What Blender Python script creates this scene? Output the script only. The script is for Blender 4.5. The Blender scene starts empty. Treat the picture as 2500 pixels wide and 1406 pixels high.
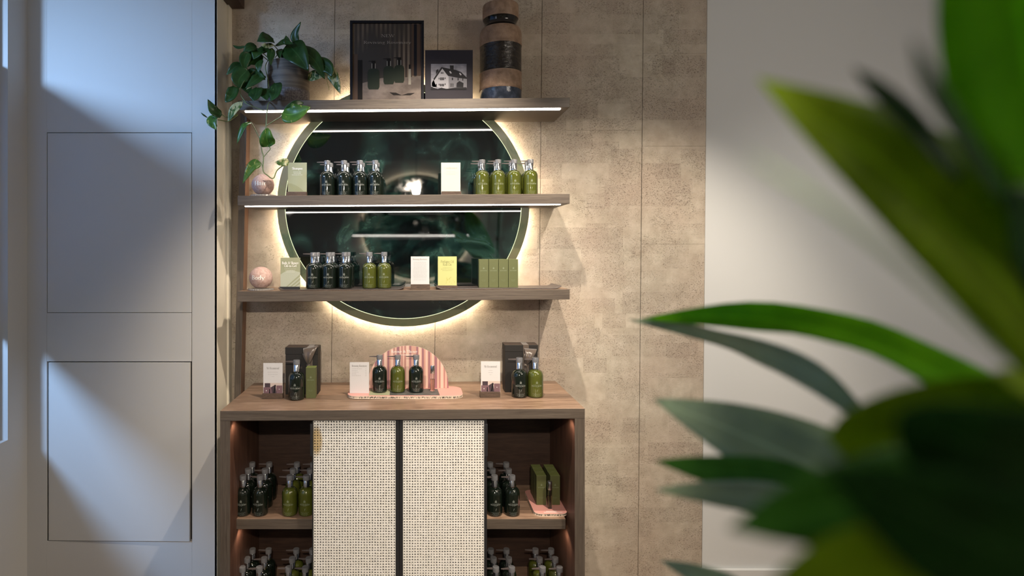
import bpy, bmesh, math, random
from mathutils import Vector, Matrix
random.seed(7)
C = bpy.context.scene.collection
SC = bpy.context.scene
PI = math.pi
EYE = 1.85          # camera height above the floor
F = 1400.0          # focal length in pixels of the 2500 px frame
VX, VY = 1014.0, 609.0   # point of the picture the lens axis goes through
WALL = 3.15         # distance of the stone wall

def P(px, py, d):
    return Vector(((px-VX)/F*d, d, EYE-(py-VY)/F*d))
def PX(px, d): return (px-VX)/F*d
def PZ(py, d): return EYE-(py-VY)/F*d

# ------------------------------------------------------------------ camera
cam_d = bpy.data.cameras.new('camera'); cam = bpy.data.objects.new('camera', cam_d); C.objects.link(cam)
cam.location = (0, 0, EYE); cam.rotation_euler = (PI/2, 0, 0)
cam_d.sensor_width = 36; cam_d.lens = F/2500*36
cam_d.shift_x = (1250-VX)/2500; cam_d.shift_y = -(703-VY)/2500
cam_d.clip_start = 0.02
cam_d.dof.use_dof = True; cam_d.dof.focus_distance = 2.82; cam_d.dof.aperture_fstop = 0.75
SC.camera = cam
SC.view_settings.view_transform = 'Standard'; SC.view_settings.look = 'None'
SC.view_settings.gamma = 1.0; SC.view_settings.use_curve_mapping = False
SC.view_settings.exposure = 0.0
SC.cycles.max_bounces = 8
SC.cycles.caustics_reflective = False; SC.cycles.caustics_refractive = False
SC.cycles.sample_clamp_indirect = 4.0

# ------------------------------------------------------------------ sky and lights
w = bpy.data.worlds.new('world'); SC.world = w; w.use_nodes = True
w.node_tree.nodes['Background'].inputs[0].default_value = (0.33, 0.52, 0.85, 1)
w.node_tree.nodes['Background'].inputs[1].default_value = 0.6

def light(name, kind, loc, target, energy, color, **kw):
    l = bpy.data.lights.new(name, kind); o = bpy.data.objects.new(name, l); C.objects.link(o)
    o.location = loc
    o.rotation_euler = (Vector(target)-Vector(loc)).to_track_quat('-Z', 'Y').to_euler()
    l.energy = energy; l.color = color
    for k, v in kw.items(): setattr(l, k, v)
    return o
WARM = (1.0, 0.85, 0.68)
light('ceiling_spot', 'SPOT', (0.27, 1.95, EYE+1.40), (-0.10, 3.1, EYE-0.90), 185, WARM, spot_size=math.radians(78), spot_blend=0.6, shadow_soft_size=0.022)
light('ceiling_spot', 'SPOT', (1.22, 1.38, EYE+1.40), (1.10, 3.1, EYE-0.86), 228, WARM, spot_size=math.radians(67), spot_blend=0.75, shadow_soft_size=0.022)
light('ceiling_spot', 'SPOT', (2.45, 1.38, EYE+1.40), (2.4, 3.1, EYE-0.85), 42, (1, 0.92, 0.80), spot_size=math.radians(78), spot_blend=0.8, shadow_soft_size=0.04)
light('pendant_spot', 'SPOT', (0.01, -0.60, EYE+0.69), (-0.17, 2.9, EYE-0.80), 250, WARM, spot_size=math.radians(43), spot_blend=0.7, shadow_soft_size=0.035)
light('window_daylight', 'AREA', (-4.0, -0.6, EYE+1.7), (-2.0, 2.9, EYE+0.05), 31, (0.36, 0.60, 1.0), shape='DISK', size=0.9, spread=math.radians(48))
light('room_daylight', 'AREA', (-1.80, 0.3, EYE+0.5), (1.2, 2.6, EYE-0.5), 6, (0.75, 0.84, 1.0), shape='RECTANGLE', size=0.5, size_y=2.0)
light('ceiling_fill', 'AREA', (2.3, 0.2, EYE+1.55), (0.6, 2.2, 0.6), 50, (1, 0.88, 0.74), shape='RECTANGLE', size=1.0, size_y=1.0)  # added overhead fill that brightens the foreground leaves and the cabinet doors

# ------------------------------------------------------------------ materials
def mat(name, col=(0.5, 0.5, 0.5), rough=0.5, metal=0.0, build=None, **kw):
    m = bpy.data.materials.new(name); m.use_nodes = True
    nt = m.node_tree; b = nt.nodes['Principled BSDF']
    b.inputs['Base Color'].default_value = (*col, 1); b.inputs['Roughness'].default_value = rough
    b.inputs['Metallic'].default_value = metal
    for k, v in kw.items():
        k = k.replace('_', ' ')
        b.inputs[k].default_value = (*v, 1) if isinstance(v, tuple) else v
    if build: build(nt, b)
    return m
def N(nt, t, **kw):
    n = nt.nodes.new('ShaderNode'+t)
    for k, v in kw.items():
        if k in n.inputs: n.inputs[k].default_value = v
        elif k.replace('_', ' ') in n.inputs: n.inputs[k.replace('_', ' ')].default_value = v
        else: setattr(n, k, v)
    return n
def ramp(nt, fac, stops):
    r = N(nt, 'ValToRGB'); nt.links.new(fac, r.inputs[0])
    els = r.color_ramp.elements
    while len(els) < len(stops): els.new(0.5)
    for e, (p, c) in zip(els, stops): e.position = p; e.color = (*c, 1) if len(c) == 3 else c
    return r.outputs[0]
def bump(nt, b, h, strength=0.3, dist=0.002):
    n = N(nt, 'Bump', Strength=strength, Distance=dist); nt.links.new(h, n.inputs['Height']); nt.links.new(n.outputs[0], b.inputs['Normal'])
def mapping(nt, scale, space='Position'):
    g = N(nt, 'NewGeometry') if space == 'Position' else N(nt, 'TexCoord')
    mp = N(nt, 'Mapping'); mp.inputs['Scale'].default_value = scale
    nt.links.new(g.outputs[space], mp.inputs[0]); return mp.outputs[0]
def noise(nt, vec, scale, detail=4, rough=0.55, dist=0.0):
    n = N(nt, 'TexNoise', Scale=scale, Detail=detail, Roughness=rough, Distortion=dist); nt.links.new(vec, n.inputs['Vector']); return n.outputs[0]
def mix(nt, fac, a, b_, mode='MIX'):
    m = N(nt, 'Mix', data_type='RGBA', blend_type=mode)
    for i, s in ((0, fac), (6, a), (7, b_)):
        if hasattr(s, 'links'): nt.links.new(s, m.inputs[i])
        else: m.inputs[i].default_value = s if i == 0 else (*s, 1)
    return m.outputs[2]
def math_(nt, op, a, b_=None):
    m = N(nt, 'Math', operation=op)
    for i, s in enumerate((a, b_)):
        if s is None: continue
        if hasattr(s, 'links'): nt.links.new(s, m.inputs[i])
        else: m.inputs[i].default_value = s
    return m.outputs[0]

def stone_build(nt, b):
    v = mapping(nt, (1, 1, 1))
    vs = mapping(nt, (1.0, 1.0, 1.9))
    # rectangular patches of the pressed cork / stone sheet
    sp = N(nt, 'SeparateXYZ'); nt.links.new(v, sp.inputs[0])
    def cells(wx, hz, seed):
        row = math_(nt, 'FLOOR', math_(nt, 'ADD', math_(nt, 'DIVIDE', sp.outputs[2], hz), seed))
        wn = N(nt, 'TexWhiteNoise', noise_dimensions='1D'); nt.links.new(row, wn.inputs['W'])
        col_ = math_(nt, 'FLOOR', math_(nt, 'ADD', math_(nt, 'DIVIDE', sp.outputs[0], wx), math_(nt, 'MULTIPLY', wn.outputs[0], 5.0)))
        cb = N(nt, 'CombineXYZ'); nt.links.new(row, cb.inputs[0]); nt.links.new(col_, cb.inputs[1])
        w2 = N(nt, 'TexWhiteNoise', noise_dimensions='2D'); nt.links.new(cb.outputs[0], w2.inputs['Vector']); return w2.outputs[0]
    c1, c2 = cells(0.235, 0.118, 3.3), cells(0.128, 0.082, 7.7)
    patch = math_(nt, 'ADD', math_(nt, 'MULTIPLY', math_(nt, 'POWER', c1, 2.0), 0.6), math_(nt, 'MULTIPLY', math_(nt, 'POWER', c2, 3.0), 0.5))
    big = noise(nt, v, 2.2, 5)
    mott = noise(nt, v, 14, 6, 0.65)
    base = ramp(nt, mott, [(0.30, (0.40, 0.350, 0.275)), (0.52, (0.50, 0.450, 0.365)), (0.72, (0.60, 0.545, 0.455))])
    base = mix(nt, math_(nt, 'MULTIPLY', patch, 0.70), base, (0.34, 0.285, 0.23), 'MIX')
    base = mix(nt, ramp(nt, big, [(0.4, (0, 0, 0)), (0.65, (0.5, 0.5, 0.5))]), base, (0.47, 0.365, 0.295), 'MIX')
    n1 = noise(nt, vs, 165, 2, 0.55, 0.7)
    pits = ramp(nt, n1, [(0.335, (1, 1, 1)), (0.40, (0, 0, 0))])
    area = ramp(nt, math_(nt, 'ADD', math_(nt, 'MULTIPLY', patch, 0.55), noise(nt, v, 4.5, 3)), [(0.52, (0.05, 0.05, 0.05)), (0.80, (1, 1, 1))])
    wh = noise(nt, mapping(nt, (1, 1, 1.8)), 62, 4, 0.6, 1.7)
    worms = ramp(nt, wh, [(0.36, (1, 1, 1)), (0.405, (0, 0, 0))])
    worms = math_(nt, 'MULTIPLY', worms, ramp(nt, noise(nt, v, 4.1, 2), [(0.54, (0, 0, 0)), (0.64, (1, 1, 1))]))
    pit = math_(nt, 'MAXIMUM', math_(nt, 'MULTIPLY', pits, area), math_(nt, 'MULTIPLY', worms, 0.75))
    col = mix(nt, math_(nt, 'MULTIPLY', pit, 0.52), base, (0.17, 0.115, 0.075))
    nt.links.new(col, b.inputs['Base Color'])
    h = math_(nt, 'SUBTRACT', math_(nt, 'MULTIPLY', mott, 0.35), math_(nt, 'MULTIPLY', pit, 1.0))
    h = math_(nt, 'ADD', h, math_(nt, 'MULTIPLY', patch, 0.25))
    h = math_(nt, 'ADD', h, math_(nt, 'MULTIPLY', noise(nt, v, 230, 3, 0.7), 0.55))
    bump(nt, b, h, 0.85, 0.004)
M = {}
M['stone'] = mat('cork_stone', rough=0.85, build=stone_build)

def wood_build(c, scale, space='Position', bs=0.25, planks=None):
    def f(nt, b):
        v = mapping(nt, scale, space)
        n1 = noise(nt, v, 3.0, 8, 0.62, 1.2); n2 = noise(nt, v, 14.0, 4, 0.6, 0.3)
        m = mix(nt, 0.35, n1, n2)
        col = ramp(nt, m, [(0.34, c[0]), (0.5, c[1]), (0.66, c[2])])
        if planks:
            vv = mapping(nt, planks, 'Position')
            br = N(nt, 'TexBrick', Scale=1.0, Mortar_Size=0.0, Brick_Width=1.4, Row_Height=1.0, offset=0.43)
            nt.links.new(vv, br.inputs['Vector'])
            br.inputs['Color1'].default_value = (0.72, 0.70, 0.68, 1); br.inputs['Color2'].default_value = (1.2, 1.15, 1.1, 1)
            col = mix(nt, 1.0, col, br.outputs[0], 'MULTIPLY')
        nt.links.new(col, b.inputs['Base Color']); bump(nt, b, n2, bs, 0.001)
    return f
EDGEC = [(0.056, 0.044, 0.036), (0.092, 0.073, 0.058), (0.128, 0.104, 0.083)]
M['edge_h'] = mat('taupe_oak_laminate_across', rough=0.5, build=wood_build(EDGEC, (1.2, 30, 34)))
M['edge_v'] = mat('taupe_oak_laminate_upright', rough=0.5, build=wood_build(EDGEC, (40, 30, 1.2)))
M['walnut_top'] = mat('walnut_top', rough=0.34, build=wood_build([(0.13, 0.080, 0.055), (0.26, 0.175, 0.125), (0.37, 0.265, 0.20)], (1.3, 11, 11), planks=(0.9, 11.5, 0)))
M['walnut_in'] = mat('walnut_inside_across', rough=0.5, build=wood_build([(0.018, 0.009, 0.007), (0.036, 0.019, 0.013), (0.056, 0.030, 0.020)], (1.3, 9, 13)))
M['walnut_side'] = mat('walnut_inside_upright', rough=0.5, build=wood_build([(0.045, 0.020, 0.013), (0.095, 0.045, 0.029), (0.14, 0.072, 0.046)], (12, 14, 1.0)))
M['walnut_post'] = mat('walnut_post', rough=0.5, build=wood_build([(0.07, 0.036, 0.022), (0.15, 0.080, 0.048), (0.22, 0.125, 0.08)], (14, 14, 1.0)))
M['block'] = mat('dark_oak_block', rough=0.6, build=wood_build([(0.035, 0.022, 0.015), (0.075, 0.048, 0.033), (0.13, 0.085, 0.06)], (8, 30, 60)))
M['floor'] = mat('oak_floor', rough=0.4, build=wood_build([(0.16, 0.11, 0.075), (0.25, 0.18, 0.12), (0.33, 0.24, 0.17)], (8, 0.8, 8), planks=(5.5, 0.7, 0)))

def paint_build(nt, b):
    bump(nt, b, noise(nt, mapping(nt, (1, 1, 1)), 160, 2), 0.06, 0.001)
M['white_wall'] = mat('matt_white_paint', (0.62, 0.64, 0.645), 0.8, build=paint_build)
M['grey_wall'] = mat('grey_white_paint', (0.52, 0.515, 0.50), 0.62, build=paint_build)
M['cream_paint'] = mat('cream_paint', (0.74, 0.69, 0.58), 0.6, build=paint_build)
M['black_gap'] = mat('dark_recess', (0.012, 0.012, 0.014), 0.9)
M['black_metal'] = mat('black_powder_coat', (0.018, 0.019, 0.022), 0.42)
M['black_frame'] = mat('black_frame', (0.010, 0.011, 0.016), 0.4)

def emis(name, col, s):
    m = bpy.data.materials.new(name); m.use_nodes = True; nt = m.node_tree; nt.nodes.remove(nt.nodes['Principled BSDF'])
    e = N(nt, 'Emission', Strength=s); e.inputs[0].default_value = (*col, 1); nt.links.new(e.outputs[0], nt.nodes['Material Output'].inputs[0]); return m
M['led'] = emis('led_strip_light', (1.0, 0.93, 0.83), 25.0)
M['led_halo'] = emis('led_halo_light', (1.0, 0.81, 0.56), 60.0)
M['led_puck'] = emis('led_puck_light', (1.0, 0.72, 0.48), 6.0)
M['led_line'] = emis('led_lit_mirror_groove', (0.85, 0.90, 0.55), 1.7)

def mirror_build(nt, b):
    v = mapping(nt, (1, 1, 1))
    c = noise(nt, v, 3.4, 8, 0.62, 1.6)
    col = ramp(nt, c, [(0.46, (0.0035, 0.0055, 0.0060)), (0.53, (0.006, 0.017, 0.015)), (0.61, (0.020, 0.052, 0.042)), (0.76, (0.11, 0.19, 0.145))])
    nt.links.new(col, b.inputs['Base Color'])
    nt.links.new(ramp(nt, noise(nt, v, 6, 5), [(0.55, (0.015, 0.015, 0.015)), (0.8, (0.16, 0.16, 0.16))]), b.inputs['Roughness'])
M['mirror'] = mat('antiqued_dark_green_mirror', rough=0.02, build=mirror_build, IOR=2.0)
def bevel_build(nt, b):
    v = mapping(nt, (1, 1, 1))
    c = noise(nt, v, 5.0, 5, 0.6, 0.8)
    nt.links.new(ramp(nt, c, [(0.40, (0.115, 0.102, 0.055)), (0.56, (0.12, 0.13, 0.065)), (0.68, (0.03, 0.07, 0.03))]), b.inputs['Base Color'])
    b.inputs['Emission Color'].default_value = (0.75, 0.72, 0.42, 1); b.inputs['Emission Strength'].default_value = 0.06
M['bevel'] = mat('backlit_mirror_bevel', rough=0.3, build=bevel_build)

M['glass_dark'] = mat('black_green_bottle', (0.006, 0.010, 0.007), 0.07, IOR=1.5, Coat_Weight=0.6, Coat_Roughness=0.03)
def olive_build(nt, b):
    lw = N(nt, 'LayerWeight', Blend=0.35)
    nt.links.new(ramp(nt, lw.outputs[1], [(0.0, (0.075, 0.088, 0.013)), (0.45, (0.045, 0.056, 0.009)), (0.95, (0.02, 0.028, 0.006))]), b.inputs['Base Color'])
M['glass_olive'] = mat('olive_green_bottle', rough=0.08, build=olive_build, IOR=1.5, Coat_Weight=0.6, Coat_Roughness=0.03)
M['chrome'] = mat('chrome_collar', (0.78, 0.80, 0.84), 0.13, 1.0)
M['cap'] = mat('clear_grey_cap', (0.17, 0.175, 0.19), 0.2, Coat_Weight=0.4, Alpha=0.85)
M['nozzle'] = mat('grey_nozzle', (0.10, 0.085, 0.085), 0.3)
M['print_pale'] = mat('pale_print', (0.16, 0.18, 0.165), 0.5)
M['print_dim'] = mat('dim_print', (0.17, 0.20, 0.12), 0.5)
M['clear'] = mat('clear_glass', (0.95, 0.96, 0.95), 0.02, Transmission_Weight=1.0, IOR=1.4)
M['white_card'] = mat('white_card', (0.60, 0.60, 0.61), 0.55)
M['cream_card'] = mat('cream_card', (0.60, 0.58, 0.51), 0.55)
M['sage_card'] = mat('sage_card', (0.32, 0.34, 0.22), 0.5)
M['sage_light'] = mat('sage_swoosh', (0.44, 0.47, 0.38), 0.5)
M['sage_dark'] = mat('sage_shade', (0.27, 0.29, 0.17), 0.5)
M['lime_card'] = mat('lime_card', (0.50, 0.51, 0.20), 0.5)
M['lime_dark'] = mat('lime_sprig', (0.42, 0.38, 0.10), 0.5)
M['white_ink'] = mat('white_ink', (0.85, 0.85, 0.82), 0.5)
M['grey_ink'] = mat('grey_ink', (0.40, 0.40, 0.38), 0.6)
M['pale_ink'] = mat('pale_ink', (0.34, 0.34, 0.34), 0.6)
M['olive_ink'] = mat('olive_ink', (0.30, 0.31, 0.12), 0.6)
M['green_box'] = mat('green_carton', (0.088, 0.100, 0.035), 0.5, build=lambda nt, b: bump(nt, b, noise(nt, mapping(nt, (1, 1, 1)), 400, 2), 0.15, 0.0006))
M['green_edge'] = mat('green_carton_top', (0.17, 0.21, 0.065), 0.5)
M['gift'] = mat('brown_black_gift_box', (0.009, 0.0075, 0.007), 0.6)
M['gift_lid'] = mat('brown_gift_box_lid', (0.060, 0.044, 0.036), 0.5)
M['satin'] = mat('satin_ribbon', (0.10, 0.078, 0.064), 0.28, Sheen_Weight=0.3)
M['pink'] = mat('pink_board', (0.72, 0.35, 0.31), 0.5)
M['board_green'] = mat('sage_board_print', (0.36, 0.38, 0.24), 0.5)
M['board_grey'] = mat('charcoal_board_print', (0.085, 0.09, 0.085), 0.5)
def corr_build(nt, b):
    v = mapping(nt, (1, 0.6, 0.25))
    n = noise(nt, v, 260, 2, 0.6)
    nt.links.new(ramp(nt, n, [(0.44, (0.05, 0.04, 0.035)), (0.52, (0.62, 0.52, 0.42))]), b.inputs['Base Color'])
M['corrugated'] = mat('honeycomb_board_edge', rough=0.8, build=corr_build)
M['board_rim'] = mat('cream_board_rim', (0.78, 0.66, 0.55), 0.6)
def stripe_build(c1, c2, c3, freq, nz):
    def f(nt, b):
        v = mapping(nt, (1, 0, 0)); 
        n = noise(nt, v, freq, 0, 0.5)
        col = ramp(nt, n, [(0.40, c1), (0.47, c2), (0.60, c3)])
        nt.links.new(col, b.inputs['Base Color'])
    return f
M['arch'] = mat('arch_striped_print', rough=0.45, build=stripe_build((0.30, 0.14, 0.17), (0.52, 0.27, 0.22), (0.72, 0.50, 0.42), 62, 0))
def poster_build(nt, b):
    v = mapping(nt, (1, 0, 0)); vv = mapping(nt, (1, 0, 0.6))
    wv = N(nt, 'TexWave', Scale=13.5, Distortion=0.0, bands_direction='X'); nt.links.new(v, wv.inputs['Vector'])
    stripes = ramp(nt, wv.outputs[0], [(0.25, (0.050, 0.036, 0.030)), (0.8, (0.20, 0.155, 0.115))])
    br = noise(nt, vv, 5.0, 3, 0.5)
    col = mix(nt, ramp(nt, br, [(0.40, (0, 0, 0)), (0.62, (1, 1, 1))]), (0.050, 0.044, 0.040), stripes)
    nt.links.new(col, b.inputs['Base Color'])
M['poster'] = mat('poster_dark_fluted_print', rough=0.35, build=poster_build)
M['poster_band'] = mat('poster_brown_band', (0.085, 0.055, 0.040), 0.4)
def cloth_build(nt, b):
    n = noise(nt, mapping(nt, (1, 1, 1.6)), 9, 4)
    nt.links.new(ramp(nt, n, [(0.35, (0.11, 0.09, 0.08)), (0.65, (0.24, 0.20, 0.175))]), b.inputs['Base Color'])
M['poster_stone'] = mat('poster_pale_plinth_print', rough=0.4, build=cloth_build)
M['poster_bottle'] = mat('poster_bottle_print', (0.026, 0.034, 0.024), 0.35)
M['poster_pump'] = mat('poster_pump_print', (0.014, 0.012, 0.011), 0.35)
M['poster_chrome'] = mat('poster_collar_print', (0.28, 0.26, 0.22), 0.35)
M['poster_ink'] = mat('poster_lettering_ink', (0.42, 0.37, 0.32), 0.4)
M['navy_mat'] = mat('navy_mount', (0.030, 0.028, 0.036), 0.42)
def skyph(nt, b):
    nt.links.new(ramp(nt, noise(nt, mapping(nt, (1, 1, 2)), 18, 3), [(0.35, (0.14, 0.14, 0.17)), (0.65, (0.28, 0.28, 0.32))]), b.inputs['Base Color'])
M['ph_sky'] = mat('photo_sky_print', rough=0.4, build=skyph)
M['ph_white'] = mat('photo_white_print', (0.34, 0.34, 0.37), 0.4)
M['ph_grey'] = mat('photo_grey_print', (0.17, 0.17, 0.19), 0.4)
M['ph_black'] = mat('photo_black_print', (0.015, 0.015, 0.018), 0.4)
M['ph_pink'] = mat('photo_box_print', (0.17, 0.10, 0.12), 0.4)
M['ph_dark'] = mat('photo_box_dark_print', (0.055, 0.038, 0.05), 0.4)
M['ph_bg'] = mat('photo_pale_print', (0.55, 0.46, 0.42), 0.4)
def ball_build(nt, b):
    n = noise(nt, mapping(nt, (1, 1, 1)), 90, 4, 0.6)
    nt.links.new(ramp(nt, n, [(0.35, (0.42, 0.27, 0.23)), (0.65, (0.56, 0.40, 0.36))]), b.inputs['Base Color']); bump(nt, b, n, 0.25, 0.001)
M['ball'] = mat('pink_stone_ball', rough=0.7, build=ball_build)
M['acrylic'] = mat('ribbed_acrylic', (0.62, 0.60, 0.58), 0.12, Transmission_Weight=0.6)
M['tray'] = mat('slate_tray', (0.085, 0.070, 0.066), 0.32)
def vase_tan(nt, b):
    v = mapping(nt, (1, 1, 1)); n = noise(nt, v, 30, 5)
    vo = N(nt, 'TexVoronoi', Scale=36.0, feature='DISTANCE_TO_EDGE'); nt.links.new(v, vo.inputs['Vector'])
    nt.links.new(ramp(nt, n, [(0.35, (0.20, 0.125, 0.078)), (0.65, (0.33, 0.22, 0.15))]), b.inputs['Base Color'])
    bump(nt, b, ramp(nt, vo.outputs[0], [(0.0, (0, 0, 0)), (0.12, (1, 1, 1))]), 0.35, 0.002)
M['vase_tan'] = mat('tan_stoneware_relief', rough=0.6, build=vase_tan)
def vase_dark(nt, b):
    v = mapping(nt, (1, 1, 2.2)); n = noise(nt, v, 30, 4, 0.6, 1.0)
    nt.links.new(ramp(nt, n, [(0.35, (0.012, 0.010, 0.010)), (0.7, (0.035, 0.026, 0.018))]), b.inputs['Base Color']); bump(nt, b, n, 0.8, 0.006)
M['vase_dark'] = mat('dark_textured_glaze', rough=0.16, build=vase_dark)
M['vase_neck'] = mat('black_glaze', (0.012, 0.010, 0.009), 0.12)
M['vase_blue'] = mat('blue_black_glaze', rough=0.18, build=lambda nt, b: (nt.links.new(ramp(nt, noise(nt, mapping(nt, (1, 1, 1)), 28, 4), [(0.4, (0.02, 0.028, 0.045)), (0.7, (0.05, 0.065, 0.10))]), b.inputs['Base Color']), bump(nt, b, noise(nt, mapping(nt, (1, 1, 1)), 30, 4), 0.6, 0.005)))
def pot_build(nt, b):
    n = noise(nt, mapping(nt, (0.25, 0.25, 6)), 14, 5)
    nt.links.new(ramp(nt, n, [(0.35, (0.060, 0.048, 0.038)), (0.65, (0.155, 0.125, 0.098))]), b.inputs['Base Color']); bump(nt, b, n, 0.6, 0.004)
M['pot'] = mat('ribbed_brown_stoneware', rough=0.6, build=pot_build)
M['pot_grey'] = mat('speckled_grey_stoneware', rough=0.75, build=lambda nt, b: nt.links.new(ramp(nt, noise(nt, mapping(nt, (1, 1, 1)), 130, 4), [(0.4, (0.09, 0.08, 0.085)), (0.65, (0.21, 0.19, 0.185))]), b.inputs['Base Color']))
M['soil'] = mat('potting_soil', (0.035, 0.022, 0.014), 0.95)
M['stem'] = mat('pothos_stem', (0.16, 0.20, 0.07), 0.5)
M['trunk'] = mat('plant_trunk', (0.10, 0.085, 0.03), 0.7)
M['planter'] = mat('grey_planter', (0.25, 0.25, 0.25), 0.7)

def leaf_mat(name, c_dark, c_light, varie=None, vpos=0.62, trans=0.45, rough=0.32, tcol=None, spec=0.5):
    m = bpy.data.materials.new(name); m.use_nodes = True; nt = m.node_tree; b = nt.nodes['Principled BSDF']
    v = mapping(nt, (1, 1, 1)); n = noise(nt, v, 16, 3)
    col = ramp(nt, n, [(0.35, c_dark), (0.65, c_light)])
    uv = N(nt, 'UVMap', uv_map='UVMap'); sep = N(nt, 'SeparateXYZ'); nt.links.new(uv.outputs[0], sep.inputs[0])
    d = math_(nt, 'ABSOLUTE', math_(nt, 'SUBTRACT', sep.outputs[1], 0.5))
    rib = ramp(nt, d, [(0.0, (0.5, 0.5, 0.5)), (0.035, (0, 0, 0))])
    col = mix(nt, rib, col, tuple(min(1, x*1.9+0.03) for x in c_light))
    if varie:
        n2 = noise(nt, mapping(nt, (2.2, 1, 1)), 24, 4, 0.6, 0.6)
        col = mix(nt, ramp(nt, n2, [(vpos, (0, 0, 0)), (vpos+0.06, (1, 1, 1))]), col, varie)
    nt.links.new(col, b.inputs['Base Color']); b.inputs['Roughness'].default_value = rough; b.inputs['Specular IOR Level'].default_value = spec
    t = N(nt, 'BsdfTranslucent')
    if tcol: t.inputs[0].default_value = (*tcol, 1)
    else:
        nt.links.new(mix(nt, 1.0, col, (1.25, 1.35, 0.6), 'MULTIPLY'), t.inputs[0])
    ms = N(nt, 'MixShader'); ms.inputs[0].default_value = trans
    nt.links.new(b.outputs[0], ms.inputs[1]); nt.links.new(t.outputs[0], ms.inputs[2]); nt.links.new(ms.outputs[0], nt.nodes['Material Output'].inputs[0])
    return m
M['leaf'] = leaf_mat('pothos_leaf', (0.016, 0.055, 0.012), (0.035, 0.10, 0.020), (0.16, 0.22, 0.07), 0.66, 0.25)
M['leaf_bright'] = leaf_mat('pothos_bright_leaf', (0.06, 0.17, 0.03), (0.12, 0.26, 0.05), (0.42, 0.46, 0.14), 0.60, 0.4)
M['leaf_varie'] = leaf_mat('pothos_variegated_leaf', (0.05, 0.13, 0.03), (0.17, 0.26, 0.07), (0.62, 0.60, 0.38), 0.47, 0.4)
M['big_green'] = leaf_mat('broad_leaf_green', (0.13, 0.38, 0.004), (0.18, 0.46, 0.006), None, 0, 0.6, 0.5, None, 0.15)  # tones of one plant; light and shade on its leaves partly put into colour
M['big_olive'] = leaf_mat('broad_leaf_yellow_green', (0.20, 0.30, 0.006), (0.26, 0.38, 0.008), None, 0, 0.6, 0.5, None, 0.15)
M['big_shaded'] = leaf_mat('broad_leaf_shaded', (0.006, 0.035, 0.004), (0.010, 0.055, 0.006), None, 0, 0.2, 0.5, None, 0.12)  # shadow on the leaves put into a near-black green
M['big_grey'] = leaf_mat('broad_leaf_grey_green', (0.24, 0.33, 0.22), (0.30, 0.40, 0.26), None, 0, 0.25, 0.45, None, 0.3)
M['big_mid'] = leaf_mat('broad_leaf_mid', (0.045, 0.17, 0.020), (0.07, 0.23, 0.028), None, 0, 0.4, 0.5, None, 0.15)
M['shade_film'] = bpy.data.materials.new('frosted_shade_film'); M['shade_film'].use_nodes = True  # translucent film of the added pane that shades the left wall
nt = M['shade_film'].node_tree; nt.nodes.remove(nt.nodes['Principled BSDF'])
_t = N(nt, 'BsdfTranslucent'); _t.inputs[0].default_value = (0.55, 0.68, 0.82, 1); _d = N(nt, 'BsdfDiffuse'); _d.inputs[0].default_value = (0.35, 0.45, 0.55, 1)
_m = N(nt, 'MixShader'); _m.inputs[0].default_value = 0.4; nt.links.new(_t.outputs[0], _m.inputs[1]); nt.links.new(_d.outputs[0], _m.inputs[2]); nt.links.new(_m.outputs[0], nt.nodes['Material Output'].inputs[0])
M['grass'] = mat('grass_outside', (0.10, 0.17, 0.05), 0.9)
def cane_build(nt, b):
    v = mapping(nt, (1, 1, 1)); n = noise(nt, v, 8, 4)
    a = noise(nt, mapping(nt, (1, 1, 0.12)), 420, 2); c = noise(nt, mapping(nt, (0.12, 1, 1)), 420, 2)
    col = ramp(nt, math_(nt, 'MULTIPLY', a, c), [(0.12, (0.66, 0.65, 0.60)), (0.25, (0.84, 0.83, 0.79)), (0.38, (0.92, 0.91, 0.88))])
    col = mix(nt, ramp(nt, n, [(0.42, (0.25, 0.25, 0.25)), (0.62, (0, 0, 0))]), col, (0.82, 0.79, 0.70))
    # yellow stain at the upper left of the left door
    g = N(nt, 'NewGeometry'); s = N(nt, 'SeparateXYZ'); nt.links.new(g.outputs['Position'], s.inputs[0])
    dx = math_(nt, 'MULTIPLY', math_(nt, 'ABSOLUTE', math_(nt, 'SUBTRACT', s.outputs[0], PX(773, 2.62))), 32.0)
    dz = math_(nt, 'MULTIPLY', math_(nt, 'ABSOLUTE', math_(nt, 'SUBTRACT', s.outputs[2], PZ(1076, 2.62))), 13.0)
    st = math_(nt, 'ADD', math_(nt, 'POWER', dx, 2.0), math_(nt, 'POWER', dz, 2.0))
    col = mix(nt, ramp(nt, st, [(0.35, (0.8, 0.8, 0.8)), (0.95, (0, 0, 0))]), col, (0.42, 0.28, 0.07))
    nt.links.new(col, b.inputs['Base Color']); bump(nt, b, math_(nt, 'MULTIPLY', a, c), 0.6, 0.001)
M['cane'] = mat('woven_cane', rough=0.6, build=cane_build)

for _k in ('navy_mat', 'poster', 'poster_band', 'poster_stone', 'poster_bottle', 'poster_pump', 'poster_chrome', 'poster_ink', 'ph_sky', 'ph_white', 'ph_grey', 'ph_black', 'black_frame'):
    _b = M[_k].node_tree.nodes['Principled BSDF']; _b.inputs['Specular IOR Level'].default_value = 0.12; _b.inputs['Roughness'].default_value = 0.6
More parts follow.
